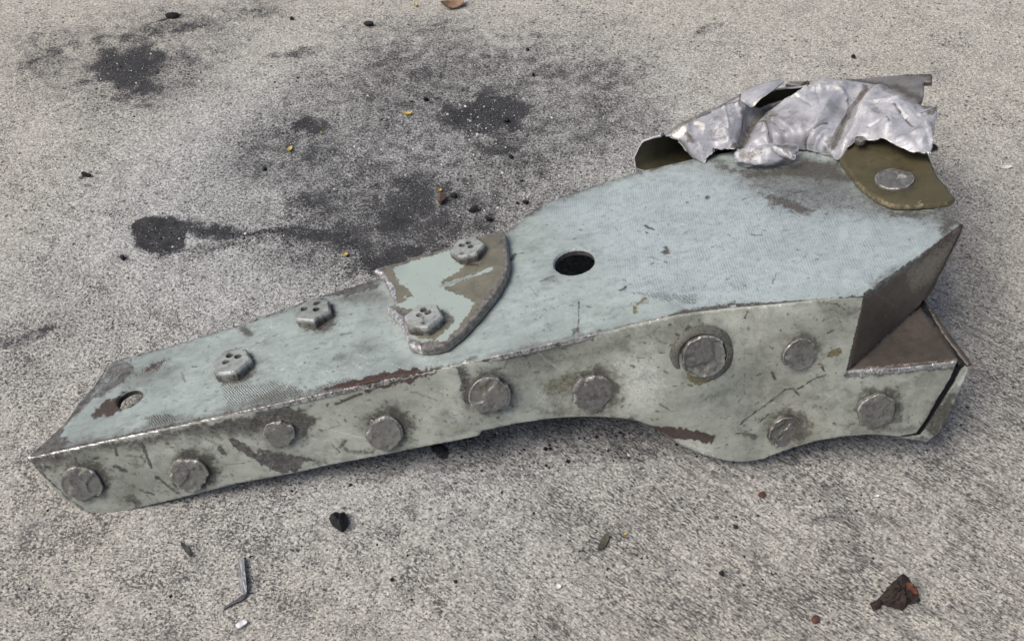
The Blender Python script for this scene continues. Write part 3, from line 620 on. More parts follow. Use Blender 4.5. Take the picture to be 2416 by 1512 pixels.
flange_marks = [
    M('dirt_shade', [(1760, 740), (2030, 705), (2000, 870), (2250, 860), (2160, 1020), (1900, 1040), (1740, 1060), (1720, 900)], None, 60, .32), M('dirt_shade', [(1180, 850), (1400, 800), (1640, 750), (1620, 790), (1400, 850), (1220, 900)], None, 26, .48), M('dirt_shade', [(90, 1100), (420, 1080), (560, 1120), (300, 1190), (180, 1180)], None, 40, .30),
    M('dirt_shade', [(1000, 980), (1140, 960), (1180, 1000), (1040, 1040)], None, 24, .35), M('dirt_shade', [(1250, 960), (1440, 970), (1560, 1015), (1440, 985), (1280, 990)], None, 16, .6), M('dirt_shade', [(1740, 850), (1790, 870), (1830, 960), (1760, 940)], None, 24, .35), M('bare', [(640, 1070), (720, 1090), (700, 1116), (650, 1112)], None, 8, .8),
    M('silver', [(x, y + 3) for x, y in RIDGE[:4] + [(985, 877)]], 3.8, 1.8, .82), M('silver', [(x, y + 2) for x, y in RIDGE[4:7]], 1.8, 1.6, .7),
    M('bare', z1((100, 962), (700, 850), (2040, 590), (2040, 700), (1900, 760), (1500, 745), (900, 850), (430, 930), (330, 1010), (180, 1050)), None, 9, .72), M('dirt_shade', z1((100, 962), (2040, 590), (2040, 800), (1500, 800), (700, 900), (250, 1060)), None, 16, .6),
    M('dirt_shade', z2((0, 1110), (260, 1060), (520, 1180), (360, 1340), (330, 1250), (200, 1150), (0, 1180)), None, 10, .85), M('bare', z2((350, 1230), (500, 1180), (420, 1280)), None, 6, .7),
    M('bare', [(548, 1038), (600, 1075), (640, 1100), (668, 1112)], 11, 4, .95), M('bare', z2((60, 1400), (250, 1420), (420, 1470), (560, 1500), (300, 1530), (130, 1512), (20, 1440)), None, 7, .85), M('dirt_shade', z2((0, 1390), (500, 1460), (800, 1480), (300, 1540)), None, 14, .5),
    M('dirt_shade', z2((700, 1420), (960, 1400), (940, 1430), (740, 1440)), None, 5, .7), M('dirt_shade', z2((680, 1390), (710, 1340)), 7, 3, .6), M('bare', z2((610, 1370), (670, 1430)), 2.4, 1.4, .8),
    M('rust', z2((820, 945), (1000, 905), (1200, 855), (1430, 788), (1380, 830), (1200, 890), (1000, 940), (880, 975)), None, 5, .85), M('silver', z2((1000, 880), (1250, 825), (1420, 785)), 3, 2, .55),
    M('dirt_shade', z2((640, 1055), (700, 1030), (830, 985)), 4, 2, 1.0), M('tint', z2((680, 1010), (800, 975), (840, 990), (690, 1040)), None, 4, .5),
    M('bare', z2((1535, 780), (1625, 760), (1660, 900), (1700, 1060), (1640, 1060), (1580, 900)), None, 6, .8), M('dirt_shade', z2((1540, 780), (1640, 770), (1800, 1140), (1640, 1110)), None, 12, .6),
    M('light', z2((1545, 1130), (1600, 1180)), 12, 5, .8), M('light', z2((1515, 1200), (1525, 1180)), 7, 3, .7), M('light', z2((1490, 1300), (1500, 1290)), 6, 3, .6),
    M('light', z2((540, 1240), (700, 1285), (900, 1335)), 2.4, 1.2, 1.0), M('light', z3((640, 750), (720, 825), (818, 892)), 3, 1.3, 1.0), M('light', z2((350, 1190), (450, 1230)), 4, 3, .6),
    M('tint', z3((690, 1000), (740, 960), (940, 900), (960, 960), (900, 1060), (760, 1120), (720, 1080)), None, 10, .52), M('dirt_shade', z3((690, 980), (950, 890), (960, 1100), (800, 1170), (720, 1120)), None, 14, .5), M('light', z3(*circ(692, 1080, 45, 68)), None, 4, .62), M('rust', z3((800, 1195), (930, 1180)), 8, 5, .5),
    M('rust', z6((230, 1105), (330, 1125), (520, 1140), (680, 1165), (800, 1195), (790, 1262), (640, 1240), (450, 1215), (330, 1180)), None, 5, 1.0),
    M('silver', z6((440, 1225), (560, 1290), (700, 1340), (800, 1370)), 9, 5, .62), M('dirt_shade', z6((0, 1070), (150, 1080), (330, 1190), (500, 1270)), 10, 8, .8), M('light', z6((500, 1240), (620, 1260), (800, 1320), (790, 1370), (650, 1330)), None, 8, .6),
    M('light', z6((-60, 600), (120, 520), (420, 640), (450, 900), (250, 1060), (50, 1030)), None, 40, .62), M('light', z3((1280, 950), (1600, 900), (1760, 1150), (1500, 1290), (1300, 1200)), None, 40, .58),
    M('tint', z6((578, 690), (640, 735), (780, 715), (745, 775), (660, 797), (592, 765)), None, 4, 1.0), M('tint', z6((1640, 600), (1680, 540), (1770, 510), (1745, 585), (1690, 606)), None, 4, .95),
    M('dirt_shade', z6(*circ(700, 545, 175, 185)), None, 18, .55), M('dirt_shade', z6((520, 480), (560, 400), (700, 345), (860, 440), (800, 440), (690, 400), (590, 440)), None, 9, 1.0),
    M('bare', z6((980, 1112), (1130, 1000), (1270, 900), (1330, 845), (1390, 835), (1430, 885)), 3.2, 1.8, .95), M('bare', z6((1420, 845), (1500, 790), (1640, 730)), 3.2, 2, .9), M('bare', z6((1130, 1100), (1210, 1030)), 2.6, 1.5, .9), M('bare', z6((950, 1190), (1040, 1165)), 2.6, 1.5, .8),
    M('dirt_shade', z6((1010, 1190), (1100, 1200)), 8, 4, .8), M('bare', z6((1650, 410), (1710, 385)), 3, 1.5, .9), M('bare', z6((1615, 665), (1630, 695)), 4, 1.5, .8), M('dirt_shade', z6((1230, 720), (1245, 760)), 5, 2, .9),
    M('dirt_shade', z6((820, 1000), (1200, 800), (1700, 720), (2000, 780), (2200, 1100), (1800, 1220), (1300, 1260), (900, 1280)), None, 50, .40), M('dirt_shade', z6((1550, 165), (1950, 200), (1930, 330), (1700, 320)), None, 14, .5), M('bare', z6((1570, 165), (1750, 185), (1830, 225), (1740, 215)), None, 4, .8),
    M('dirt_shade', z6((700, 900), (840, 880), (800, 930)), None, 10, .6), M('bare', z6((1015, 450), (1020, 820)), 1.8, 1.4, .6), M('bare', z6((1020, 300), (1040, 250)), 3, 1.4, .8),
    M('dirt_shade', z3((900, 700), (1100, 640), (1500, 560), (1500, 640), (1000, 760)), None, 22, .45), M('dirt_shade', z3((400, 880), (470, 780), (560, 790), (600, 890)), 4, 3, .6), M('dirt_shade', z3((500, 780), (640, 740), (900, 700)), 6, 5, .6),
    M('bare', z1((770, 850), (800, 940)), 4, 2, .85), M('bare', z1((990, 850), (1020, 940), (1060, 1030)), 6, 2, .9), M('dirt_shade', z1((880, 940), (1010, 970), (1000, 1020), (890, 1000)), 4, 3, .6), M('dirt_shade', z1((780, 1020), (860, 1050)), 8, 3, .9),
    M('bare', z1((1100, 1100), (1180, 1170), (1260, 1220)), 5, 2.5, .8), M('bare', z1((980, 1210), (1080, 1240)), 5, 2.5, .8), M('dirt_shade', z1((900, 1270), (950, 1310)), 14, 5, .75), M('dirt_shade', z1((1590, 880), (1620, 920)), 8, 3, .8),
    M('dirt_shade', z1((480, 1000), (670, 980), (680, 1060), (560, 1050)), None, 6, .85), M('dirt_shade', z1((700, 1150), (740, 1350), (1100, 1310), (900, 1200)), None, 26, .40),
    M('bare', [(75, 1095), (130, 1143), (165, 1178), (200, 1199)], 5, 3, .7), M('dirt_shade', flange_out[36:52], 7, 6, .5), M('light', z1((1600, 1130), (1880, 1110)), 10, 6, .5),
    M('dirt_shade', [(2165, 1015), (2050, 1020), (1900, 1040)], 14, 12, .5), M('silver', [(2010, 881), (2060, 878), (2130, 872), (2200, 864), (2256, 857)], 11, 3, .62), M('bare', [(2002, 884), (2060, 880), (2130, 874), (2200, 866), (2256, 860)], 14, 4, .7), M('dirt_shade', [(2215, 935), (2165, 1010)], 8, 6, .5), M('light', [(2195, 890), (2165, 960)], 2.5, 1.5, .7),
    M('rust', z6((1690, 735), (1800, 730)), 8, 6, .4), M('chat', [(0, 0), (1, 1)], 1, 1, .01), M('mill_sheen', [(0, 0), (1, 1)], 1, 1, .01),
] + rscr(on_flange, 260, 'dirt_shade', 13, (2, 11), (1, 3.2), (.5, 1), (-80, 80)) + rscr(on_flange, 30, 'light', 14, (10, 50), (1.3, 2.5), (.4, .8), (-20, 50)) + rscr(on_flange, 40, 'bare', 15, (8, 30), (.8, 1.8), (.5, .9), (-20, 60))
flange_marks += flange_marks_extra
for cx, cy, r, s in RIV: flange_marks.append(M('dirt_shade', circ(cx + 11, cy - 8, r * 1.22, r * 1.08), None, 24, [.9, 1.1, .7, 1.0, .8, 1.0, .7, .8, 1.0, .9][s]))  # grime round each rivet, pushed up-right to paint its shadow as well
def flange_disp(a, b, d):
    return .0012 * (fbm(a / .06, b / .06, 3, 81) - .5) + .0003 * (fbm(a / .008, b / .008, 3, 82) - .5)
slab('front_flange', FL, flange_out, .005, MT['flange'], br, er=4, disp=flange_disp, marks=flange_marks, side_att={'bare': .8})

# right end: cut wall, ledge, and the backing sheet behind a dark gap
def surf3(p, q, r, toward=CAM):
    n = np.cross(q - p, r - p); n /= np.linalg.norm(n)
    if (toward - p) @ n < 0: n = -n
    return Surf(p, q - p, n)
TL, TR, BL = PL.pt(2043, 693), PL.pt(2268, 533), FL.pt(2000, 876)
WA = surf3(TL, TR, BL)
slab('end_wall', WA, [(2042, 694), (2100, 656), (2180, 598), (2267, 534), (2262, 550), (2222, 635), (2190, 690), (2172, 724), (2120, 770), (2060, 822), (2001, 875), (2018, 800)], .004, MT['wall'], br, er=2, sp=3.5,
     disp=lambda a, b, d: .0022 * (fbm(a / .03, b / .03, 3, 5) - .5),
     marks=[M('bare', [(2005, 872), (2070, 812), (2120, 768)], 5, 4, .6), M('dirt_shade', [(2120, 770), (2150, 745), (2160, 735)], 12, 4, 1.0), M('bare', [(2044, 690), (2180, 600), (2265, 537)], 8, 5, .5), M('light', [(2130, 640), (2262, 545), (2240, 600), (2195, 670), (2150, 690)], None, 34, .85), M('dirt_shade', [(2010, 860), (2080, 780), (2150, 720), (2120, 740), (2040, 800)], None, 18, .7), M('bare', [(2060, 690), (2110, 720), (2080, 760)], 3, 3, .6), M('tint', [(2100, 720), (2200, 640), (2190, 680)], None, 20, .4)], side_att={'rust': .8})
C1 = FL.pt(2262, 850); C2 = WA.pt(2172, 724)
LG = surf3(BL, C1, C2)
slab('ledge', LG, [(2003, 874), (2060, 822), (2120, 770), (2172, 724), (2200, 765), (2232, 805), (2261, 849), (2200, 857), (2130, 865), (2060, 870)], .004, MT['wall'], br, er=2, sp=3.5,
     disp=lambda a, b, d: .0020 * (fbm(a / .025, b / .025, 3, 6) - .5),
     marks=[M('bare', [(2003, 874), (2060, 869), (2130, 864), (2258, 850)], 7, 4, .7), M('silver', [(2040, 870), (2258, 850)], 3, 3, .5), M('rust', [(2080, 800), (2170, 740), (2240, 830), (2100, 850)], None, 30, .35), M('light', [(2120, 835), (2150, 825)], 3, 3, .4)] +
     rscr(lambda r: (r.uniform(2050, 2210), r.uniform(790, 850)), 24, 'light', 8, (4, 18), (1, 1.6), (.4, .8), (-40, 40)), side_att={'bare': .7})
# backing sheets: a second skin a few millimetres behind, reaching further right
def below(surf, t): return Surf(surf.o - surf.n * t, surf.a, surf.n, surf.relief)
FB = below(FL, .0030)
slab('backing_sheet', FB, [(2279, 862), (2291, 858), (2284, 880), (2264, 925), (2242, 975), (2214, 1022), (2192, 1042), (2150, 1037), (2120, 1032), (2172, 1026), (2200, 988), (2226, 944), (2254, 900), (2270, 872)], .0022, MT['flange'], br, er=2, ragged=4,
     marks=[M('dirt_shade', [(2180, 1000), (2240, 920), (2255, 950), (2200, 1045)], None, 12, .85), M('light', [(2289, 866), (2262, 905)], 9, 4, 1.0), M('bare', [(2190, 1036), (2130, 1032)], 8, 5, .6), M('rust', [(2210, 1020), (2225, 1000)], 10, 6, .5), M('rust', [(2255, 915), (2245, 935)], 8, 5, .5)], side_att={'bare': 1})
FS = below(FL, .0046)
slab('gap_shade_strip', FS, [(2258, 848), (2284, 858), (2276, 876), (2258, 905), (2230, 950), (2204, 992), (2178, 1026), (2158, 1024), (2180, 985), (2205, 940), (2232, 895)], .004, MT['gap_shade'], br, er=2)  # black strip set in the gap, its colour painting the unlit depth
LB = below(LG, .0030)
slab('backing_sheet', LB, [(2184, 716), (2196, 726), (2240, 785), (2295, 858), (2284, 862), (2230, 795)], .002, MT['wall'], br, er=2, ragged=3, marks=[M('light', [(2190, 740), (2285, 855)], 3, 4, .3)])
LS = below(LG, .0044)
slab('gap_shade_strip', LS, [(2162, 722), (2180, 706), (2192, 722), (2240, 788), (2288, 856), (2262, 860), (2230, 806), (2198, 762)], .004, MT['gap_shade'], br, er=2)  # black strip beside the ledge, painting the dark slot there
WB = below(WA, .006)
slab('backing_sheet', WB, [(2200, 620), (2262, 530), (2274, 532), (2268, 556), (2240, 610), (2200, 690), (2176, 722), (2168, 700)], .002, MT['wall'], br, er=2, ragged=4, marks=[M('rust', [(2272, 535), (2180, 715)], 14, 6, 1.0)])
# added unseen web: carries the plate and blocks back light beneath it
RWp = PL.pt(1120, 588, -.0045)
RW = Surf(RWp, PL.pt(1640, 388, -.0045) - RWp, -np.cross(PL.pt(1640, 388, -.0045) - RWp, ZV))
def added_web():
    p = [PL.pt(x, y, -.0046) for x, y in ((640, 752), (1000, 640), (1200, 565), (1330, 485), (1500, 425), (1640, 400), (1760, 385))]
    V, F = [], []
    for q in p:
        bk = np.array([.1, 1, 0]) * .004
        for o in (0, 1): V += [q + bk * o, np.array([q[0], q[1] + .012, .0006]) + bk * o]
    for i in range(len(p) - 1):
        a, b = 4 * i, 4 * i + 4
        F += [(a, b, b + 1, a + 1), (a + 3, b + 3, b + 2, a + 2), (a + 2, b + 2, b, a), (a + 1, b + 1, b + 3, a + 3)]
    F += [(0, 1, 3, 2), (4 * len(p) - 4, 4 * len(p) - 2, 4 * len(p) - 1, 4 * len(p) - 3)]
    mk('added_web', V, F, MT['wall'], br)
added_web()

# rivets: worn swaged heads, each one chipped its own way
def basis(surf, cx, cy, h=0.0):
    a, b = surf.ab(cx, cy, h); c = surf.pt(cx, cy, h); return c, surf.a, surf.b, surf.n
def rivet(surf, cx, cy, r, seed, h=.0042, dish=.35, mat='rivet', name='rivet', h0=-.0006, chips=5, squash=1.0, tilt=(0, 0), dome=False):
    c, ua, ub, un = basis(surf, cx, cy, h0 + .0006); R = r * K * .95
    rr = np.random.default_rng(seed + 100)
    nt = 72; th = np.arange(nt) * 2 * np.pi / nt
    chip = np.zeros(nt)
    for _ in range(chips):
        t0 = rr.uniform(0, 2 * np.pi); w = rr.uniform(.12, .5); dp = rr.uniform(.03, .13)
        dd = np.abs((th - t0 + np.pi) % (2 * np.pi) - np.pi); chip += dp * (1 - sstep(w * .6, w, dd))
    rim = 1 + .05 * (fbm(np.cos(th) * 2 + seed * 7, np.sin(th) * 2, 3, seed) - .5) - chip
    prof = [(1.03, 0), (1.02, .35), (1.01, .72), (.99, .92), (.965, 1.0), (.94, 1.0)] + [(x, None) for x in np.linspace(.88, .04, 14)]
    V, at = [], {k: [] for k in ATT}
    fx = rr.uniform(-.25, .25); fy = rr.uniform(-.25, .25); fr = rr.uniform(.45, .65)
    for x, z in prof:
        xr = x * (rim if x > .5 else 1 + (rim - 1) * (x / .5))
        px, py = xr * np.cos(th), xr * np.sin(th) * squash
        nz = fbm(px * 3 + seed * 3.1, py * 3, 4, seed + 5) - .5
        dz = np.hypot(px - fx, py - fy)
        if z is None:
            plat = sstep(-.03, .03, fbm(px * 1.3 + seed * 9.7, py * 1.3, 3, seed + 31) - .5 + .10)   # smeared metal left standing on the worn face
            hh = 1 - dish * sstep(.97, .86, x) + nz * .16 + .28 * plat
        else: hh = z + (nz * .35 if z > .3 else 0) - (chip * 1.6 if z > .6 else 0)
        hh = hh + tilt[0] * px + tilt[1] * py
        P = c + np.outer(px * R, ua) + np.outer(py * R, ub) + np.outer(hh * h + h0, un); V.append(P)
        at['silver'].append(np.full(nt, .0) + (.42 + .35 * (fbm(th * 2, th * 0, 2, seed) - .3) if (z is not None and z > .85) else 0))
        pl_ = sstep(-.03, .03, fbm(px * 1.3 + seed * 9.7, py * 1.3, 3, seed + 31) - .5 + .10); lf = {12: .9, 13: .6, 5: 1.4, 1: .25, 3: .2, 7: .55, 6: .45, 8: .4, 9: .4, 4: .35}.get(seed, .12)
        at['silver'][-1] = np.maximum(at['silver'][-1], {5: 1.15, 7: .65, 12: .8, 6: .35, 0: .35}.get(seed, .2) * (1 - pl_) * (x < .93) * sstep(-.1, .5, -py - .4 * px) * np.ones(nt))  # worn bright metal with a highlight painted on the lower-left side
        at['bare'].append((.62 * pl_ + nz * .6) * np.ones(nt)); at['light'].append(np.where(x < .93, lf * (1 - pl_) + nz * .6, 0)); at['dirt_shade'].append(np.full(nt, .75 if (z is not None and z < .8) else .22) + nz * .7)
        for k in ('rust', 'tint', 'mill_sheen', 'chat'): at[k].append(np.zeros(nt) + (.30 + nz if (k == 'tint' and seed in (4, 8, 9) and x < .9) else 0))
    V = np.concatenate(V); n = len(prof); F = []
    for i in range(n - 1):
        for j in range(nt):
            k = (j + 1) % nt; F.append((i * nt + j, i * nt + k, (i + 1) * nt + k, (i + 1) * nt + j))
    V = np.vstack([V, V[-nt:].mean(0)]); ce = len(V) - 1
    for j in range(nt): F.append(((n - 1) * nt + j, (n - 1) * nt + (j + 1) % nt, ce))
    at = {k: np.clip(np.append(np.concatenate(v), 0), 0, 1.3) for k, v in at.items()}
    return mk(name, V, F, MT[mat], br, at, sharp=50)
RT_T = {0: (.10, -.1), 1: (.1, -.12), 2: (.2, .1), 3: (.15, -.2), 4: (.0, -.1), 5: (-.1, .1), 6: (0, .1), 7: (-.25, .2), 8: (-.25, .25), 9: (-.15, .2)}
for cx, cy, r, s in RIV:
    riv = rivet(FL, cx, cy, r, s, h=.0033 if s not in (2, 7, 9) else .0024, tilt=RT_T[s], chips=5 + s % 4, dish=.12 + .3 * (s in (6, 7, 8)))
    if s == 6: big_rivet = riv
# collar ring round the largest rivet
def collar(surf, cx, cy, r0, r1, h, seed):
    c, ua, ub, un = basis(surf, cx, cy); nt = 80; th = np.arange(nt) * 2 * np.pi / nt; V = []; prof = [(r1 * 1.06, -.2), (r1, .25), (r1 * .95, .6), (r1 * .90, .9), (r0 * 1.03, 1), (r0, .8), (r0, .1)]
    for x, z in prof:
        w = 1 + .05 * (fbm(np.cos(th) * 2.5 + seed, np.sin(th) * 2.5, 3, seed) - .5)
        z2_ = z * h * (1 + .5 * (fbm(np.cos(th) * 4, np.sin(th) * 4, 3, seed + 3) - .5))
        V.append(c + np.outer(x * K * w * np.cos(th), ua) + np.outer(x * K * w * np.sin(th), ub) + np.outer(z2_, un))
    V = np.concatenate(V); F = [(i * nt + j, i * nt + (j + 1) % nt, (i + 1) * nt + (j + 1) % nt, (i + 1) * nt + j) for i in range(len(prof) - 1) for j in range(nt)]
    d = np.full(len(V), .75); b = np.full(len(V), .2)
    return mk('collar', V, F, MT['flange'], br, {'dirt_shade': d, 'bare': b})
under(collar(FL, 1656, 838, 49, 62, .0016, 4), big_rivet)

# hexagonal bolts with three punched dots
def hexbolt(surf, cx, cy, r, rot, seed, dots, h=.006, hs=0.0, tilt=(0, 0), mushed=0.0):
    c, ua, ub, un = basis(surf, cx, cy, hs); R = r * K * 1.1; nt = 96; th = np.arange(nt) * 2 * np.pi / nt
    hexr = .97 * math.cos(math.pi / 6) / np.cos((th - rot + math.pi / 6) % (math.pi / 3) - math.pi / 6) + .028
    prof = [(1.0, 0), (1.0, .45), (.995, .78), (.94, .93), (.88, 1.0)] + [(x, 1.0) for x in np.linspace(.84, .03, 24)]
    V = []; at = {k: [] for k in ATT}
    for x, z in prof:
        sh = hexr * min(1, x * 1.0) if x > .9 else (hexr * (x - .3) / .6 + (.9 - x) / .6 * .93 if x > .3 else np.full(nt, .93)) * x
        if x > .9: sh = hexr * x
        px, py = sh * np.cos(th), sh * np.sin(th)
        nz = fbm(px * 3.5 + seed * 5, py * 3.5, 4, seed) - .5
        hh = z + (nz * .09 if z > .5 else 0); dk = np.zeros(nt)
        if z > .92:
            for dx, dy in dots:
                q = np.hypot(px - dx, py - dy); hh = hh - .34 * (1 - sstep(.12, .19, q)); dk = np.maximum(dk, 1 - sstep(.13, .2, q))
        hh = hh + (tilt[0] * px + tilt[1] * py) * (z > .2)
        V.append(c + np.outer(px * R, ua) + np.outer(py * R, ub) + np.outer(hh * h, un))
        low = z < .5
        at['dirt_shade'].append(np.clip((.75 if low else .22) + nz * .9 + dk * .7, 0, 1.2)); at['bare'].append(np.clip((.45 if .5 < z < .97 else .12) + nz * .9 + mushed * (np.abs(nz) * 2), 0, 1))
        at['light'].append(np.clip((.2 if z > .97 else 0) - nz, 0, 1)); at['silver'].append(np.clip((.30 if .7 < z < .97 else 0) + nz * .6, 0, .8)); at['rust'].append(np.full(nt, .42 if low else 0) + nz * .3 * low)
        for k in ('tint', 'mill_sheen', 'chat'): at[k].append(np.zeros(nt))
    V = np.concatenate(V); n = len(prof); V = np.vstack([V, V[-nt:].mean(0)]); ce = len(V) - 1
    F = [(i * nt + j, i * nt + (j + 1) % nt, (i + 1) * nt + (j + 1) % nt, (i + 1) * nt + j) for i in range(n - 1) for j in range(nt)] + [((n - 1) * nt + j, (n - 1) * nt + (j + 1) % nt, ce) for j in range(nt)]
    at = {k: np.append(np.concatenate(v), 0) for k, v in at.items()}
    return mk('hex_bolt', V, F, MT['hexb'], br, at, sharp=30)
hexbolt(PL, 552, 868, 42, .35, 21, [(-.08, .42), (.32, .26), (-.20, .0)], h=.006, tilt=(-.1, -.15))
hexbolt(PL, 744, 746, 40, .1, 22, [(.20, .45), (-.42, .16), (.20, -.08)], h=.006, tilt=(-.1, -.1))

# ------------------------------------------------------------------ lap plate: broken tab held by two hex bolts
lap_out = z2((925, 60), (975, 35), (1060, 0), (1250, -75), (1420, -125), (1600, -180), (1760, -235), (1915, -285), (1945, -240), (1960, -120), (1972, -20), (1950, 70), (1890, 180), (1740, 370), (1600, 515), (1490, 600), (1400, 625), (1280, 628), (1200, 610), (1180, 560),
             (1160, 510), (1135, 450), (1110, 400), (1060, 360), (1020, 318), (1050, 300), (1080, 285), (1070, 240), (1060, 200), (1020, 130), (985, 80))
lapm = [M('light', z2((1080, 40), (1180, -20), (1400, -90), (1620, -150), (1650, -60), (1560, 60), (1440, 110), (1480, 180), (1640, 250), (1690, 290), (1640, 380), (1570, 470), (1480, 560), (1380, 580), (1560, 420), (1460, 330), (1200, 330), (1100, 290), (1260, 240), (1200, 180), (1120, 130)), None, 4, 1.0),
        M('light', z2((1380, 180), (1500, 120), (1700, 60), (1830, 10), (1840, 30), (1600, 110), (1420, 190)), None, 4, 1.0), M('light', z2((1160, 240), (1320, 230), (1440, 280), (1200, 300)), None, 5, .9),
        M('light', z2((1150, 520), (1330, 570), (1480, 570), (1340, 600), (1200, 580)), None, 6, .7),
        M('bare', z2((1940, -240), (1970, -20), (1950, 70), (1740, 370), (1600, 510), (1480, 600), (1280, 625)), 20, 7, .85), M('bare', z2((1500, 330), (1560, 420), (1480, 480), (1430, 380)), None, 6, .7),
        M('bare', z2((930, 50), (1250, -75), (1600, -180), (1900, -280)), 22, 10, .75), M('silver', z2((960, 70), (985, 80), (1060, 200), (1080, 285)), 12, 3, 1.3), M('silver', z2((1020, 318), (1110, 400), (1135, 450), (1160, 510), (1190, 610), (1260, 624)), 13, 3, 1.3),
        M('bare', z2((1150, 350), (1210, 410), (1210, 500)), 16, 6, .7), M('dirt_shade', z2((1160, 500), (1320, 520), (1440, 470)), 8, 4, .9), M('silver', z2((1180, 600), (1260, 622)), 10, 5, .8),
        M('dirt_shade', z2((1450, 150), (1680, 80)), 7, 5, .6), M('rust', z2((1640, -10), (1720, -10)), 10, 5, .7), M('silver', z2((1250, 120), (1360, 180)), 2, 1.2, .5)]
lap_c = PL.ab(*z2((1400, 250))[0]); _la = PL.ab(*z2((960, 80))[0], .004); _lb = PL.ab(*z2((1150, 560))[0], .004)
def lap_disp(a, b, d):
    p = np.stack([a, b], 1); lift = .0030 * (1 - sstep(0, .022, np.hypot(*(p - _la).T))) + .0012 * (1 - sstep(0, .02, np.hypot(*(p - _lb).T)))
    return lift + .0006 * (fbm(a / .015, b / .015, 3, 91) - .5)
lap_o = slab('lap_plate', PL, lap_out, .0050, MT['lap'], br, er=5, sp=2.6, h0=.0062, disp=lap_disp, marks=lapm, ragged=2, side_att={'bare': .8, 'silver': .30})
under(hexbolt(PL, 1106, 598, 37, .5, 23, [(-.25, .25), (.12, .35), (.2, -.05)], h=.0055, hs=.0064, mushed=.6, tilt=(0, -.05)), lap_o)
under(hexbolt(PL, 1004, 763, 39, .2, 24, [(.05, .45), (.25, .2), (-.15, .15)], h=.006, hs=.0064, mushed=.5), lap_o)

# ------------------------------------------------------------------ crumpled sleeve
def catmull(P, t):
    P = np.asarray(P); n = len(P); i = np.clip(np.floor(t).astype(int), 0, n - 2); f = (t - i)[:, None]
    sh = (len(t),) + (1,) * (P.ndim - 1); f = (t - i).reshape(sh)
    p0, p1, p2, p3 = P[np.maximum(i - 1, 0)], P[i], P[i + 1], P[np.minimum(i + 2, n - 1)]
    return .5 * (2 * p1 + (p2 - p0) * f + (2 * p0 - 5 * p1 + 4 * p2 - p3) * f ** 2 + (3 * p1 - p0 - 3 * p2 + p3) * f ** 3)
rows = [
    [(470, 692, 5), (385, 600, 28), (325, 560, 48), (285, 540, 56), (248, 535, 60), (108, 598, 42), (84, 775, -10), (330, 800, -30)],
    [(548, 718, 6), (480, 640, 30), (430, 560, 52), (420, 490, 64), (450, 428, 72)],
    [(650, 637, 22), (620, 570, 42), (600, 490, 60), (610, 420, 72), (650, 335, 80)],
    [(745, 627, 25), (735, 560, 42), (740, 460, 62), (765, 360, 76), (800, 262, 84)],
    [(800, 640, 14), (825, 550, 24), (890, 430, 38), (1000, 330, 55), (1210, 195, 74)],
    [(1000, 640, 12), (960, 540, 34), (1010, 440, 50), (1120, 330, 66), (1270, 175, 80)],
    [(1215, 622, 8), (1130, 520, 44), (1170, 400, 64), (1270, 270, 78), (1340, 163, 84)],
    [(1390, 660, 6), (1340, 530, 42), (1380, 390, 66), (1460, 260, 78), (1500, 160, 82)],
    [(1500, 722, 5), (1470, 610, 22), (1520, 450, 36), (1610, 300, 52), (1690, 180, 68)],
    [(1580, 590, 34), (1600, 530, 50), (1640, 430, 64), (1710, 310, 72), (1790, 205, 74)],
    [(1780, 555, 52), (1790, 480, 64), (1810, 390, 68), (1850, 300, 74), (1890, 240, 72)],
    [(1985, 632, 50), (1980, 540, 62), (1985, 440, 66), (2000, 370, 70), (2030, 330, 68)],
    [(2128, 670, 48), (2150, 570, 56), (2165, 460, 58), (2178, 380, 62), (2160, 325, 62)],
]
grid = []
for r in rows:
    pts3 = [PL.pt(*z4((x, y))[0], h * K) for x, y, h in r]
    if len(r) == 5:
        c = pts3[4]; pts3 += [c + PL.b * 26 * K - PL.n * 26 * K, c + PL.b * 44 * K - PL.n * (r[4][2] + 34) * K]
        if PL.b[1] < 0: pts3[5] = c - PL.b * 26 * K - PL.n * 26 * K; pts3[6] = c - PL.b * 44 * K - PL.n * (r[4][2] + 34) * K
        pts3.append(pts3[6] - PL.b * math.copysign(80, PL.b[1]) * K - PL.n * 6 * K)
    grid.append(pts3)
grid = np.array(grid)
NU, NV = 340, 150
S1 = catmull(grid, np.linspace(0, len(grid) - 1, NU))
SH = catmull(S1.transpose(1, 0, 2), np.linspace(0, 7, NV)).transpose(1, 0, 2)      # NU x NV x 3
def project(P):
    q = np.asarray(P) - CAM; z = q @ FW
    return np.stack([1208 + FPX * (q @ RT) / z, 756 - FPX * (q @ UP) / z], -1)
def sheet_normals(S):
    du = np.gradient(S, axis=0); dv = np.gradient(S, axis=1); n = np.cross(du, dv); return n / (np.linalg.norm(n, axis=2, keepdims=True) + 1e-12)
nrm = sheet_normals(SH)
if (nrm[120, 40] @ (CAM - SH[120, 40])) < 0: nrm = -nrm
def in_plate(S):
    p = S - PL.o; return np.stack([p @ PL.a, p @ PL.b], -1)
uvq = in_plate(SH).reshape(-1, 2); hq = ((SH - PL.o) @ PL.n).ravel()
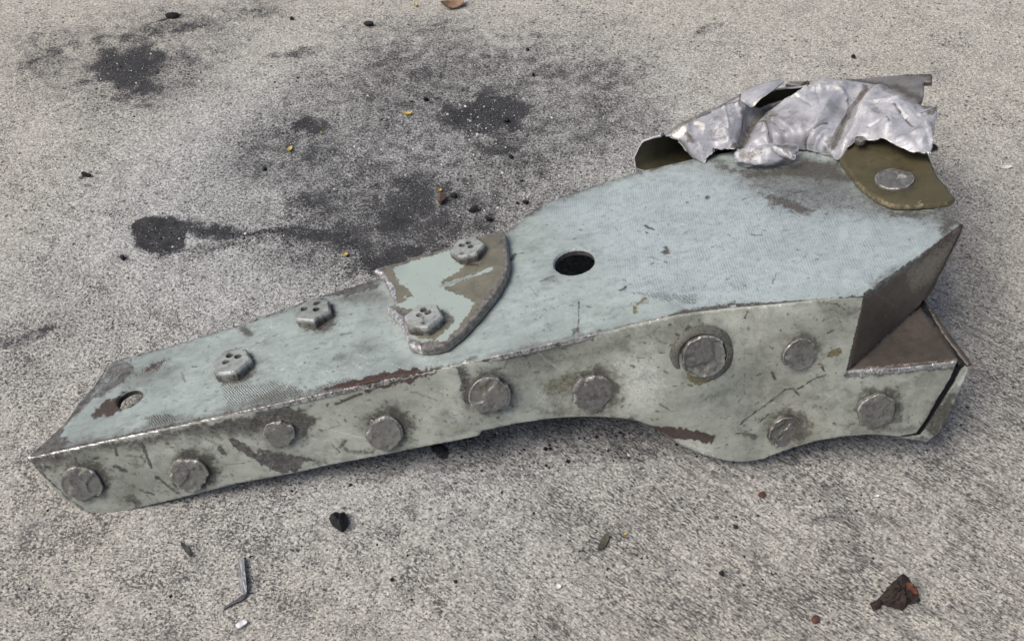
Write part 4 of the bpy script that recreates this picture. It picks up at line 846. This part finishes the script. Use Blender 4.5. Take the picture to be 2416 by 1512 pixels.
# creases given as lines over the sheet at their height
def crease(pts, h, w, amp):   # tent profile: a sharp fold
    ln = np.array([PL.ab(*z4((x, y))[0], hh * K) for (x, y), hh in zip(pts, h)])
    d = segdist(uvq, ln); return amp * K * np.clip(1 - d / (w * 1.15 * K), 0, 1)
front = np.tile(np.arange(NV) < NV * 4.4 / 7, (NU, 1)).ravel()
dsp = 6 * K * (fbm(uvq[:, 0] / (70 * K), uvq[:, 1] / (60 * K), 3, 11) - .5) + 1.2 * K * (fbm(uvq[:, 0] / (13 * K), uvq[:, 1] / (13 * K), 4, 12) - .5)
_rf = np.random.default_rng(23)
for _ in range(9):                       # straight folds, each fading in and out along the sheet
    an = _rf.uniform(0, np.pi); wl = _rf.uniform(80, 190) * K; ph_ = _rf.uniform(0, 1)
    x_ = (uvq[:, 0] * np.cos(an) + uvq[:, 1] * np.sin(an) + hq * .6) / wl + ph_ + .35 * (vnoise(uvq[:, 0] / (90 * K), uvq[:, 1] / (90 * K), 200 + _) - .5)
    dsp = dsp + 3.4 * K * (np.abs((x_ % 1) - .5) * 2 - .5) * sstep(.42, .75, vnoise(uvq[:, 0] / (60 * K) + 7, uvq[:, 1] / (60 * K), 300 + _))
for pts, h, w, amp in [
    ([(1240, 190), (1100, 280), (960, 360), (880, 440), (810, 600)], [76, 62, 48, 38, 22], 15, -13), ([(1260, 230), (1130, 310), (1030, 380), (960, 480)], [76, 66, 55, 45], 9, 7), ([(800, 260), (790, 330), (810, 420), (770, 560)], [84, 76, 60, 40], 8, 5),
    ([(1700, 190), (1620, 300), (1530, 440), (1470, 600), (1440, 660)], [68, 54, 38, 24, 12], 12, -8), ([(1655, 200), (1545, 350), (1430, 545)], [70, 52, 36], 13, 8), ([(1760, 230), (1620, 410), (1570, 520), (1510, 700)], [70, 56, 46, 8], 15, 8),
    ([(985, 460), (1005, 520), (1010, 590)], [46, 36, 20], 6, 7), ([(1020, 430), (1080, 500), (1120, 590)], [54, 46, 16], 8, -6), ([(1240, 230), (1400, 200), (1540, 260), (1530, 360)], [78, 82, 72, 62], 8, 5), ([(1720, 330), (1850, 300), (1960, 290)], [66, 74, 74], 7, 5),
    ([(2060, 400), (2180, 370)], [66, 60], 8, 6), ([(2040, 360), (2160, 340)], [66, 62], 7, -6), ([(1820, 440), (1840, 520)], [62, 48], 4, -3), ([(440, 480), (560, 400), (780, 330)], [62, 68, 74], 6, 3), ([(1060, 420), (1200, 560)], [58, 36], 9, 4), ([(470, 440), (600, 380)], [70, 76], 4, -4), ([(500, 600), (700, 560)], [36, 44], 5, -3), ([(1250, 560), (1420, 420)], [36, 62], 5, -4), ([(1320, 600), (1480, 420)], [26, 60], 4, 3), ([(1700, 480), (1960, 420)], [56, 66], 5, -4), ([(1900, 560), (2130, 520)], [58, 56], 5, 4), ([(1860, 330), (2010, 480)], [72, 64], 5, -4), ([(830, 470), (870, 520)], [36, 28], 5, 5), ([(1150, 250), (1300, 330)], [72, 74], 5, -4), ([(1330, 200), (1360, 330)], [82, 74], 5, -3), ([(690, 330), (720, 480)], [80, 60], 5, 3)]:
    dsp += crease(pts, h, w, amp) * front
_rc = np.random.default_rng(41)
for _ in range(15):                      # fine sharp wrinkles
    x0, y0 = _rc.uniform(300, 2120), 0; y0 = np.interp(x0, [300, 800, 1300, 2120], [560, 450, 380, 470]) + _rc.uniform(-130, 130); an = _rc.uniform(-1.2, 1.2); L_ = _rc.uniform(120, 320)
    hh_ = 56; dsp += crease([(x0, y0), (x0 + L_ * .5 * math.cos(an), y0 + L_ * .5 * math.sin(an) + _rc.uniform(-12, 12)), (x0 + L_ * math.cos(an), y0 + L_ * math.sin(an))], [hh_] * 3, _rc.uniform(10, 22), _rc.uniform(3, 6.5) * _rc.choice([-1, 1])) * front
dent = lambda x, y, hh, r, amp: amp * K * np.exp(-(np.hypot(*(uvq - PL.ab(*z4((x, y))[0], hh * K)).T) / (r * K)) ** 2)
dsp += (dent(1240, 480, 56, 40, 7) + dent(600, 520, 56, 30, -5) + dent(1850, 430, 64, 36, 6) + dent(1400, 300, 74, 30, 5)) * front
SH = SH + nrm * dsp.reshape(NU, NV, 1)
# ragged edges: pull the rims in and out
rag = (fbm(np.arange(NU) / 13.0, np.zeros(NU), 3, 15) - .5) * 20 * K
ev = (SH[:, 0] - SH[:, 4]); ev /= np.linalg.norm(ev, axis=1, keepdims=True)
for j in range(6): SH[:, j] += ev * (rag * (1 - j / 6))[:, None]
ragv = (fbm(np.arange(NV) / 9.0, np.zeros(NV) + 3, 3, 16) - .5) * 16 * K
for i in range(8): SH[NU - 1 - i] += (PL.a * (ragv * (1 - i / 8))[:, None]); SH[i] += PL.a * (ragv[::-1] * .7 * (1 - i / 8))[:, None]
_rc = np.random.default_rng(41)
hole_poly = np.array(z4((895, 338), (905, 310), (960, 270), (1040, 225), (1100, 180), (1250, 178), (1235, 205), (1150, 262), (1080, 292), (1000, 315), (940, 345)))
pxs = project(SH).reshape(-1, 2)
inh = (inside(pxs, hole_poly)) & front
idg = np.arange(NU * NV).reshape(NU, NV)
F = np.stack([idg[:-1, :-1], idg[1:, :-1], idg[1:, 1:], idg[:-1, 1:]], -1).reshape(-1, 4)
F = F[~inh[F].any(1)]
f0 = F[len(F) // 3]; V0 = SH.reshape(-1, 3)
fc = np.cross(V0[F[:, 1]] - V0[F[:, 0]], V0[F[:, 2]] - V0[F[:, 0]])
if np.sum(np.einsum('ij,ij->i', fc, nrm.reshape(-1, 3)[F[:, 0]])) < 0: F = F[:, ::-1]
def tube_atts():
    at = {k: np.zeros(len(uvq)) for k in ATT}
    def st(att, pts, h, w, soft, val):
        ln = np.array([PL.ab(*z4((x, y))[0], hh * K) for (x, y), hh in zip(pts, h)])
        wob = 5 * K * (fbm(uvq[:, 0] / (8 * K), uvq[:, 1] / (8 * K), 3, 19) - .5)
        d = segdist(uvq, ln) + wob; at[att] = np.maximum(at[att], val * (1 - sstep(w * K * .5, (w * .5 + soft) * K, d)) * front)
    st('dirt_shade', [(1240, 195), (1100, 290), (960, 370), (880, 450), (810, 600)], [76, 62, 48, 38, 22], 4, 11, .85)
    st('dirt_shade', [(1690, 200), (1600, 320), (1520, 450), (1450, 620)], [68, 54, 38, 20], 3, 9, .8)
    st('dirt_shade', [(800, 262), (640, 345), (460, 430), (330, 510)], [84, 80, 72, 62], 7, 9, .75)
    st('light', [(1650, 210), (1550, 370), (1440, 590)], [70, 50, 24], 7, 6, .75); st('light', [(1740, 240), (1600, 470), (1520, 640)], [70, 50, 20], 6, 6, .6)
    st('light', [(1240, 240), (1290, 200), (1400, 190), (1500, 240)], [78, 80, 82, 76], 8, 6, .7); st('light', [(1480, 190), (1620, 220)], [82, 74], 14, 8, .55)
    st('light', [(360, 575), (400, 530)], [40, 52], 16, 5, 1.1); st('light', [(490, 455), (545, 470), (540, 495)], [68, 64, 60], 7, 3, 1.2); st('light', [(1165, 285), (1195, 275)], [70, 72], 9, 3, 1.2)
    st('light', [(1700, 330), (1850, 290), (1960, 270)], [66, 74, 74], 10, 8, .6); st('light', [(800, 370), (805, 340)], [68, 74], 6, 4, .8); st('light', [(2085, 480), (2090, 515)], [56, 52], 4, 2, 1.0)
    st('dirt_shade', [(2060, 330), (2180, 350), (2120, 400)], [66, 62, 62], 10, 8, .8); st('dirt_shade', [(430, 560), (470, 590), (440, 610)], [46, 42, 34], 5, 4, .8); st('dirt_shade', [(1700, 190), (1850, 230), (2000, 320)], [70, 72, 70], 18, 12, .6); st('dirt_shade', [(1400, 660), (1430, 590)], [8, 22], 10, 8, .6)
    st('dirt_shade', [(745, 600), (775, 590)], [36, 34], 9, 4, .8); st('dirt_shade', [(1820, 440), (1840, 520)], [62, 48], 1.5, 2, .8); st('dirt_shade', [(1000, 430), (1040, 400)], [50, 56], 5, 4, .7)
    for pts_, h_ in [([(800, 262), (790, 330), (810, 420), (775, 590)], [84, 76, 60, 34]), ([(985, 460), (1005, 520), (1010, 590)], [46, 36, 20]), ([(1020, 430), (1080, 500), (1120, 590)], [54, 46, 16]), ([(1540, 260), (1530, 360), (1500, 440)], [72, 62, 46]), ([(2060, 400), (2180, 370)], [66, 60]),
                     ([(1250, 560), (1420, 420)], [36, 62]), ([(560, 400), (780, 330)], [68, 74]), ([(880, 440), (1000, 420), (1060, 400)], [40, 52, 58]), ([(1860, 330), (2010, 480)], [72, 64])]:
        st('dirt_shade', pts_, h_, 1.2, 2.5, .95)
    vv = np.tile(np.arange(NV), NU); uu = np.repeat(np.arange(NU), NV)
    at['silver'] = np.maximum(at['silver'], np.where(vv < 2, .85, 0)); at['silver'] = np.maximum(at['silver'], np.where(uu > NU - 3, .85, 0))
    n = fbm(uvq[:, 0] / (30 * K), uvq[:, 1] / (30 * K), 4, 77); at['dirt_shade'] = np.maximum(at['dirt_shade'], .5 * sstep(.55, .75, n))
    return at
sl_o = mk('crumpled_sleeve', V0, F, [MT['tube'], MT['inner'], MT['tube']], br, tube_atts(), sharp=26)
md = sl_o.modifiers.new('thickness', 'SOLIDIFY'); md.thickness = .0013; md.offset = -1; md.material_offset = 1; md.material_offset_rim = 2; md.use_quality_normals = True

# torn lip hanging under the sleeve: a folded, crumpled roll of the same sheet
def roll(name, cens, hh, depth, h, mat, seed, atts):
    nS, nT = 70, 44; c3 = np.array([PL.pt(*z4(q)[0], z * K) for q, z in zip(cens, h)])
    C = catmull(c3, np.linspace(0, len(cens) - 1, nS)); hv = np.interp(np.linspace(0, len(cens) - 1, nS), range(len(hh)), hh) * .3379 * K; dv = np.interp(np.linspace(0, len(cens) - 1, nS), range(len(depth)), depth) * K
    th = np.arange(nT) * 2 * np.pi / nT; V = []; A = {k: [] for k in ATT}
    for i in range(nS):
        for j, t in enumerate(th):
            ct, sn = np.cos(t), np.sin(t); n1 = vnoise(i / 9.0, j / 5.0, seed) - .5; n2 = fbm(i / 4.0, j / 3.0, 3, seed + 2) - .5
            r = 1 + .32 * n1 + .16 * n2; sq = np.sign(ct) * abs(ct) ** .7
            V.append(C[i] + UP * hv[i] * sq * r + (-FW) * dv[i] * np.sign(sn) * abs(sn) ** .8 * r)
            for k in ATT: A[k].append(0)
            A['dirt_shade'][-1] = max(0, .35 - n1 * 1.2) if n1 < -.1 else .15; A['light'][-1] = max(0, n1 + n2) * 1.2
    V = np.array(V); F = [(i * nT + j, i * nT + (j + 1) % nT, (i + 1) * nT + (j + 1) % nT, (i + 1) * nT + j) for i in range(nS - 1) for j in range(nT)]
    F += [tuple(range(nT))[::-1], tuple((nS - 1) * nT + j for j in range(nT))]
    return mk(name, V, F, mat, br, {k: np.array(v) for k, v in A.items()}, sharp=60)
under(roll('torn_lip', [(762, 690), (830, 690), (930, 688), (1040, 672), (1130, 655), (1205, 630)], [34, 58, 72, 70, 52, 26], [8, 14, 17, 16, 12, 8], [24, 26, 28, 28, 26, 24], MT['tube'], 5, None), sl_o)
under(roll('torn_lip', [(1020, 640), (1090, 655), (1150, 680), (1182, 690)], [26, 28, 24, 18], [9, 10, 9, 8], [40, 40, 38, 36], MT['tube'], 9, None), sl_o)

# lifted flap beside the split
def flapm():
    R = [[(800, 262, 86), (845, 220, 94), (930, 185, 98), (1040, 155, 98), (1102, 150, 96)], [(810, 295, 84), (860, 258, 95), (940, 222, 102), (1040, 180, 102), (1108, 160, 97)], [(845, 325, 80), (885, 300, 92), (950, 258, 100), (1035, 210, 100), (1105, 172, 96)], [(882, 345, 76), (900, 330, 88), (945, 285, 96), (1030, 225, 97), (1095, 182, 94)]]
    g = np.array([[PL.pt(*z4((x, y))[0], h * K) for x, y, h in r] for r in R]); n1, n2 = 30, 50
    S = catmull(catmull(g, np.linspace(0, 3, n1)).transpose(1, 0, 2), np.linspace(0, 4, n2)).transpose(1, 0, 2)
    S = S + PL.n * (2.5 * K * (np.array([[vnoise(i / 5, j / 6, 8) for j in range(n2)] for i in range(n1)]) - .5))[..., None]
    ii = np.arange(n1 * n2).reshape(n1, n2); F = np.stack([ii[:-1, :-1], ii[:-1, 1:], ii[1:, 1:], ii[1:, :-1]], -1).reshape(-1, 4)
    V = S.reshape(-1, 3); fn = np.cross(V[F[0][1]] - V[F[0][0]], V[F[0][2]] - V[F[0][0]])
    if fn @ PL.n < 0: F = F[:, ::-1]
    u = np.repeat(np.arange(n1), n2); at = {'light': np.where(u > n1 - 7, 1.4, 0.0), 'dirt_shade': np.where(u < 3, .5, .1)}
    o = mk('sleeve_flap', V, F, [MT['tube'], MT['inner'], MT['tube']], br, at, sharp=70)
    m = o.modifiers.new('thickness', 'SOLIDIFY'); m.thickness = .0014; m.offset = -1; m.material_offset = 1; m.material_offset_rim = 2
    return o
under(flapm(), sl_o)
# bar behind the sleeve
BARS = Surf(PL.o + PL.n * 58 * K, PL.a, PL.n)
slab('back_bar', BARS, z4((1120, 170), (1150, 155), (1310, 157), (1540, 146), (1800, 126), (1960, 108), (2142, 103), (2144, 156), (2088, 160), (2084, 205), (2080, 270), (2035, 328), (1960, 310), (1800, 240), (1500, 200), (1240, 195)), .0035, MT['bar'], br, er=3, ragged=3,
     disp=lambda a, b, d: .0012 * (fbm(a / .02, b / .02, 3, 66) - .5), marks=[M('dirt_shade', z4((1310, 160), (1600, 160), (1900, 200), (2060, 280)), 14, 10, .8), M('bare', z4((1540, 146), (1960, 110), (2140, 105)), 6, 4, .7), M('dirt_shade', z4((1960, 110), (2140, 110), (2140, 150)), 12, 8, .8), M('dirt_shade', z4((2040, 320), (2080, 270)), 14, 10, .6)], side_att={'bare': .8})

# olive lug under the sleeve with its rivet
tab_out = z4((1490, 715), (1530, 760), (1590, 835), (1650, 900), (1720, 955), (1800, 1002), (1880, 1026), (1990, 1028), (2100, 1016), (2240, 1015), (2290, 990), (2310, 966), (2270, 928), (2240, 885), (2190, 830), (2160, 770), (2140, 715), (2110, 650), (2050, 590), (1950, 555), (1800, 540), (1680, 560), (1590, 610), (1520, 680))
_tc = PL.ab(*z4((1880, 850))[0])[1]; _tt = PL.ab(*z4((1880, 560))[0])[1]
def tab_disp(a, b, d):
    f = (b - _tc) / (_tt - _tc)
    return .005 * np.clip(f, 0, 1.3) ** 2 + .0004 * (fbm(a / .012, b / .012, 3, 44) - .5)
lug_o = slab('lug', PL, tab_out, .003, MT['tab'], br, er=6, sp=2.6, h0=.0042, disp=tab_disp, ragged=2, corner=1,
     marks=[M('bare', z4((1600, 850), (1720, 960), (1880, 1030), (2100, 1022)), 5, 4, .8), M('dirt_shade', z4((1560, 640), (1700, 580), (1950, 600), (2100, 700), (2000, 720), (1700, 680)), None, 16, .6), M('rust', z4((2110, 680), (2190, 830), (2300, 960)), 7, 4, .8), M('dirt_shade', z4((1830, 565), (1855, 610), (1880, 685)), 3, 2, 1.0), M('light', z4((1900, 570), (1920, 680)), 4, 5, .3),
            M('dirt_shade', z4(*circ(1890, 860, 170, 115)), None, 12, .45), M('light', z4((2040, 1010), (2060, 995)), 2.5, 1.5, .7)] + rscr(lambda r: (1475.5 + r.uniform(1600, 2200) * .3379, 138.1 + r.uniform(700, 990) * .3379), 24, 'dirt_shade', 33, (3, 10), (1.5, 3), (.6, 1)), side_att={'bare': .6})
under(rivet(Surf(PL.o + PL.n * .0042, PL.a, PL.n), *z4((1878, 850))[0], 42, 12, h=.0020, dish=.25, chips=1, mat='rivet'), lug_o)
under(rivet(Surf(PL.o + PL.n * .012, PL.a, PL.n), *z4((1640, 582))[0], 12, 13, h=.003, chips=1), lug_o)
for o_, l_ in ((lug_o, 'olive lug torn along its right edge'), (lap_o, 'broken lap plate with a bright torn left edge'), (sl_o, 'crumpled pale lavender grey sleeve split open on top')): o_['label'] = l_

# ------------------------------------------------------------------ debris on the ground
DB = {k: plain_mat(k, *v) for k, v in dict(
    charcoal=((22, 23, 26), (40, 41, 45), 500, .8), zinc=((124, 125, 127), (144, 145, 147), 400, .45, .4, .2), shiny=((205, 206, 208), (230, 230, 230), 300, .4, .3, .2), olive=((66, 66, 56), (84, 82, 70), 500, .7),
    rustrock=((34, 30, 28), (60, 46, 40), 350, .85, 0, .8), orange=((84, 50, 40), (118, 70, 54), 500, .85), yellow=((186, 160, 70), (204, 184, 104), 600, .5, 0, .2), dryleaf=((120, 96, 76), (150, 122, 98), 300, .7), brown=((84, 70, 60), (104, 90, 78), 400, .8),
    darkgreen=((44, 50, 46), (62, 68, 60), 500, .6), white=((206, 206, 204), (226, 226, 224), 400, .6), rustred=((86, 58, 48), (100, 70, 58), 400, .8), slate=((70, 70, 74), (92, 92, 96), 400, .75)).items()}

def chip(name, pts, t, mat, label, cat, curl=0.0, group=None, lift=.0003, parts=()):
    """a thin flake: outline taken onto the ground, real thickness, optional curl"""
    p = np.array([GROUND.hit(x, y)[:2] for x, y in pts]); p = dens(soft_corners(p, 1), 2.5 * K); c = p.mean(0)
    A2 = np.sum(p[:, 0] * np.roll(p[:, 1], -1) - np.roll(p[:, 0], -1) * p[:, 1]); p = p if A2 > 0 else p[::-1]
    rings = [1.0, .8, .5, .2]; V, n = [], len(p); R = np.max(np.hypot(*(p - c).T))
    for zz in (t, 0):
        for s in rings:
            q = c + (p - c) * s; rr = np.hypot(*(q - c).T) / R
            z = lift + zz + curl * rr ** 2 + .25 * t * (fbm(q[:, 0] / (6 * K), q[:, 1] / (6 * K), 2, 2) - .5); V.append(np.column_stack([q, z]))
        V.append(np.array([[c[0], c[1], lift + zz]]))
    V = np.concatenate(V); F = []; blk = len(rings) * n + 1
    for k in range(2):
        o = k * blk; fl = 1 if k == 0 else -1
        for s in range(len(rings) - 1):
            for j in range(n):
                a = (o + s * n + j, o + s * n + (j + 1) % n, o + (s + 1) * n + (j + 1) % n, o + (s + 1) * n + j); F.append(a[::fl])
        for j in range(n): F.append((o + 3 * n + j, o + 3 * n + (j + 1) % n, o + 4 * n)[::fl])
    for j in range(n): F.append((j, blk + j, blk + (j + 1) % n, (j + 1) % n))
    return tag(mk(name, V, F, DB[mat], None, origin=(c[0], c[1], 0), sharp=40), label, cat, group)

def rock(name, cx, cy, wx, wy, h, mat, label, cat, seed, rot=0.0, sharpn=.5, group=None):
    bm = bmesh.new(); bmesh.ops.create_icosphere(bm, subdivisions=3, radius=1); g = GROUND.hit(cx, cy); r = np.random.default_rng(seed)
    pl = [(Vector(r.normal(size=3)).normalized(), r.uniform(.45, .8)) for _ in range(9)]
    V = np.array([v.co for v in bm.verts])
    for nn, d in pl:
        nn = np.array(nn); k = V @ nn; V = np.where((k > d)[:, None], V - np.outer(k - d, nn), V)
    V *= (1 + .22 * (fbm(V[:, 0] * 2 + seed, V[:, 1] * 2 + V[:, 2], 3, seed) - .5))[:, None]
    V = V / (V.max(0) - V.min(0)) * 2
    sx, sy = wx * K * .50, wy * K * .62; c, s = math.cos(rot), math.sin(rot)
    X = V[:, 0] * sx; Y = V[:, 1] * sy; Z = V[:, 2] * h * .5; Z = Z - Z.min() - h * .12
    W = np.column_stack([g[0] + X * c - Y * s, g[1] + X * s + Y * c, Z]); F = [[v.index for v in f.verts] for f in bm.faces]; bm.free()
    return tag(mk(name, W, F, DB[mat], None, origin=(g[0], g[1], 0), sharp=28), label, cat, group)

def wedge(name, pts, apex, h, mat, label, cat, seed):
    """an angular stone: its outline on the ground rises over broken facets to an apex"""
    p = np.array([GROUND.hit(x, y)[:2] for x, y in pts]); p = dens(p, 10 * K); ap = GROUND.hit(*apex)[:2]; n = len(p)
    A2 = np.sum(p[:, 0] * np.roll(p[:, 1], -1) - np.roll(p[:, 0], -1) * p[:, 1]); p = p if A2 > 0 else p[::-1]
    rngw = np.random.default_rng(seed); V, F = [], []; R = [(1.0, -.001), (1.02, .18), (.9, .5), (.72, .72), (.5, .86), (.28, .95), (.1, 1.0)]
    for s_, z in R:
        q = ap + (p - ap) * s_; nz = fbm(q[:, 0] / (13 * K) + seed, q[:, 1] / (13 * K), 3, seed) - .5; n2 = fbm(q[:, 0] / (7 * K), q[:, 1] / (7 * K) + z, 3, seed + 9) - .5
        q = q + (q - ap) * (n2 * .16)[:, None] + (rngw.random(q.shape) - .5) * 3.5 * K * (z > 0) * (s_ < 1); V.append(np.column_stack([q, np.maximum(-.001, h * (z + (nz * .8 + n2 * .5 + .25 * (rngw.random(len(q)) - .5)) * (z > 0)))]))
    V = np.concatenate(V + [np.array([[ap[0], ap[1], h]])])
    for i in range(len(R) - 1):
        for j in range(n): F.append((i * n + j, i * n + (j + 1) % n, (i + 1) * n + (j + 1) % n, (i + 1) * n + j))
    for j in range(n): F.append(((len(R) - 1) * n + j, (len(R) - 1) * n + (j + 1) % n, len(V) - 1))
    return tag(mk(name, V, F, DB[mat], None, origin=(ap[0], ap[1], 0), sharp=25), label, cat)

e4 = lambda *p: [(313.9 + x * .2339, 1161.6 + y * .2339) for x, y in p]
wedge('charcoal_lump', [(777, 1226), (795, 1214), (815, 1212), (822, 1226), (820, 1242), (808, 1256), (800, 1252), (786, 1242)], (803, 1228), .009, 'charcoal', 'black triangular charcoal lump in front of the flange', 'charcoal', 3)
chip('burnt_flake', e4((490, 525), (520, 520), (560, 560), (590, 610), (600, 665), (580, 660), (540, 610), (510, 570)), .0014, 'darkgreen', 'small curled dark green flake left of the bent strip', 'flake', curl=.002)
o = chip('metal_strip', e4((1075, 680), (1135, 680), (1140, 760), (1150, 860), (1162, 960), (1162, 1030), (1140, 1060), (1100, 1050), (1082, 900)), .0030, 'zinc', 'grey bent metal strip lying in front of the bracket', 'strip', lift=.0012)
t_ = chip('bent_end', e4((1100, 1040), (1160, 1040), (1120, 1090), (1000, 1140), (925, 1190), (915, 1170), (990, 1120), (1070, 1080)), .0015, 'slate', None, None)
t_.parent = o; t_.location = t_.location - o.location
chip('metal_chip', e4((1040, 1345), (1130, 1290), (1165, 1310), (1150, 1335), (1070, 1390), (1055, 1370)), .0018, 'shiny', 'small shiny silver chip below the bent strip at the front', 'chip', lift=.001)
chip('olive_sliver', [(1424, 1263), (1438, 1261), (1434, 1280), (1424, 1296), (1408, 1302), (1414, 1282)], .0012, 'olive', 'olive grey sliver on bare concrete beside a yellow speck', 'sliver', curl=.0015)
rr_ = wedge('rusty_stone', [(2062, 1422), (2085, 1398), (2105, 1375), (2130, 1352), (2140, 1362), (2152, 1385), (2172, 1418), (2150, 1424), (2128, 1440), (2095, 1430)], (2118, 1398), .0065, 'rustrock', 'dark rusty three-cornered stone near the lower right corner', 'stone', 14)
q_ = wedge('rust_patch', [(2120, 1388), (2132, 1374), (2146, 1378), (2156, 1396), (2166, 1412), (2150, 1416), (2132, 1410)], (2142, 1396), .0078, 'orange', None, None, 15); q_.parent = rr_; q_.location = q_.location - rr_.location
rock('stone_fragment', 2064, 1428, 22, 14, .005, 'rustrock', 'small brown fragment left of the rusty stone', 'fragment', 16, .3)
rock('stone_fragment', 1702, 1353, 12, 10, .004, 'charcoal', 'lone black crumb on the brushed concrete at lower middle right', 'fragment', 17)
rock('stone_fragment', 1798, 1168, 16, 12, .003, 'rustred', 'small brown red crumb below the bulging lobe of the flange', 'fragment', 18)
rock('stone_fragment', 1922, 1462, 16, 14, .003, 'rustred', 'small rust brown crumb at the bottom edge left of the rusty stone', 'fragment', 19)
chip('dry_leaf', [(1040, 18), (1055, 8), (1075, 6), (1088, 10), (1095, 4), (1096, 16), (1085, 22), (1060, 26), (1042, 24)], .0008, 'dryleaf', 'curled brown dry leaf at the top edge', 'leaf', curl=.006)
for i, (pts, lab) in enumerate([
    ([(947, 270), (958, 266), (978, 269), (964, 273)], 'thin yellow petal above the large soot patch'), ([(676, 356), (684, 350), (692, 350), (688, 357), (680, 361)], 'yellow petal below the dark smudge at left centre'),
    ([(1033, 452), (1040, 449), (1044, 453), (1037, 456)], 'small yellow petal beside the brown pebble behind the lap plate'), ([(1467, 1262), (1473, 1258), (1479, 1262), (1472, 1266)], 'tiny yellow speck on the concrete right of the olive sliver'),
    ([(976, 15), (982, 12), (987, 17), (980, 19)], 'tiny yellow petal near the top edge left of the dry leaf'), ([(808, 603), (816, 599), (824, 603), (815, 608)], 'pale yellow green petal behind the broken lap plate'), ([(755, 317), (759, 315), (761, 319), (757, 321)], 'faint yellow crumb right of the left centre smudge')]):
    chip('yellow_petal', pts, .0009, 'yellow', lab, 'petal', curl=.0015, group='yellow petals on the concrete')
rock('brown_pebble', 1042, 474, 24, 26, .008, 'brown', 'rounded brown pebble in the soot behind the lap plate', 'pebble', 24)
for i, (x, y, w, h, lab) in enumerate([
    (2013, 138, 14, 10, 'round black pellet above the back bar'), (872, 62, 30, 10, 'flat black shard at the top left of centre'), (408, 43, 44, 9, 'long black shard on the upper left soot streak'),
    (1034, 1060, 26, 14, 'black crumb under the raised middle of the flange'), (1118, 497, 26, 14, 'dark crumb in the soot right of the brown pebble'), (1070, 465, 18, 12, 'black crumb just right of the brown pebble'), (1152, 520, 20, 10, 'dark crumb near the plate notch behind the bracket'),
    (1006, 237, 16, 10, 'black crumb on the left rim of the big soot patch'), (205, 415, 26, 8, 'dark flat shard on pale concrete at far left'), (1196, 287, 18, 12, 'black crumb on the right side of the big soot patch'), (1206, 372, 14, 9, 'black crumb below the big soot patch'),
    (290, 610, 14, 10, 'black crumb below the round black blot'), (625, 402, 10, 9, 'dark crumb above the pale dusty patch'), (1245, 120, 10, 7, 'small black crumb at top centre right'), (1258, 180, 9, 7, 'small black crumb between the big soot patch and the sleeve'),
    (690, 48, 16, 6, 'thin dark shard in the upper left quarter right of the soot streak'), (1240, 480, 16, 9, 'black crumb just behind the shoulder of the plate')]):
    rock('soot_crumb', x, y, w, h, .0028 + .00008 * w, 'charcoal', lab, 'crumb', 40 + i, random.uniform(-.3, .3), group='black crumbs on the concrete')
for i, (pts, lab) in enumerate([
    ([(2352, 398), (2368, 392), (2390, 396), (2372, 402)], 'white paper-like flake right of the lug'), ([(1307, 1382), (1318, 1378), (1326, 1386), (1314, 1392)], 'small white flake at the bottom centre of the concrete'), ([(2058, 1170), (2070, 1168), (2074, 1173), (2062, 1175)], 'tiny white flake below the right end of the flange')]):
    chip('white_flake', pts, .0008, 'white', lab, 'flake', curl=.001, group='white flakes on the concrete')

# loose grit in the soot: uncountable, one object
def grit():
    r = np.random.default_rng(5); V, F, mi = [], [], []
    areas = [((1130, 420), 260, 150, 900, .75), ((1130, 280), 140, 70, 350, .7), ((330, 150), 160, 90, 300, .75), ((560, 565), 300, 40, 260, .6), ((900, 200), 350, 150, 350, .5), ((1208, 756), 1300, 800, 900, .85), ((1000, 1090), 700, 60, 260, .9), ((1350, 1060), 300, 70, 220, .9), ((1900, 1250), 450, 220, 260, .85), ((900, 1330), 800, 160, 300, .85), ((380, 555), 60, 40, 60, .9)]
    for (cx, cy), sx, sy, n, pk in areas:
        for _ in range(n):
            g = GROUND.hit(cx + r.normal() * sx * .5, cy + r.normal() * sy * .5); s = r.gamma(2.0, .7) * .9 * K + .8 * K; b = len(V)
            a0 = r.uniform(0, 6.28); k = 4
            for j in range(k):
                a = a0 + j * 6.283 / k; q = s * r.uniform(.7, 1.3); V.append((g[0] + q * math.cos(a), g[1] + q * math.sin(a), -.0003))
            V.append((g[0] + r.normal() * s * .3, g[1] + r.normal() * s * .3, s * r.uniform(.5, 1.0)))
            m = 0 if r.random() < pk else 1
            for j in range(k): F.append((b + j, b + (j + 1) % k, b + k)); mi.append(m)
    tag(mk('grit', V, F, [DB['charcoal'], DB['white']], None, origin=(0, 0, 0), smooth=False, matidx=mi), 'fine loose black and pale grit scattered over the concrete', 'grit', kind='stuff')
grit()
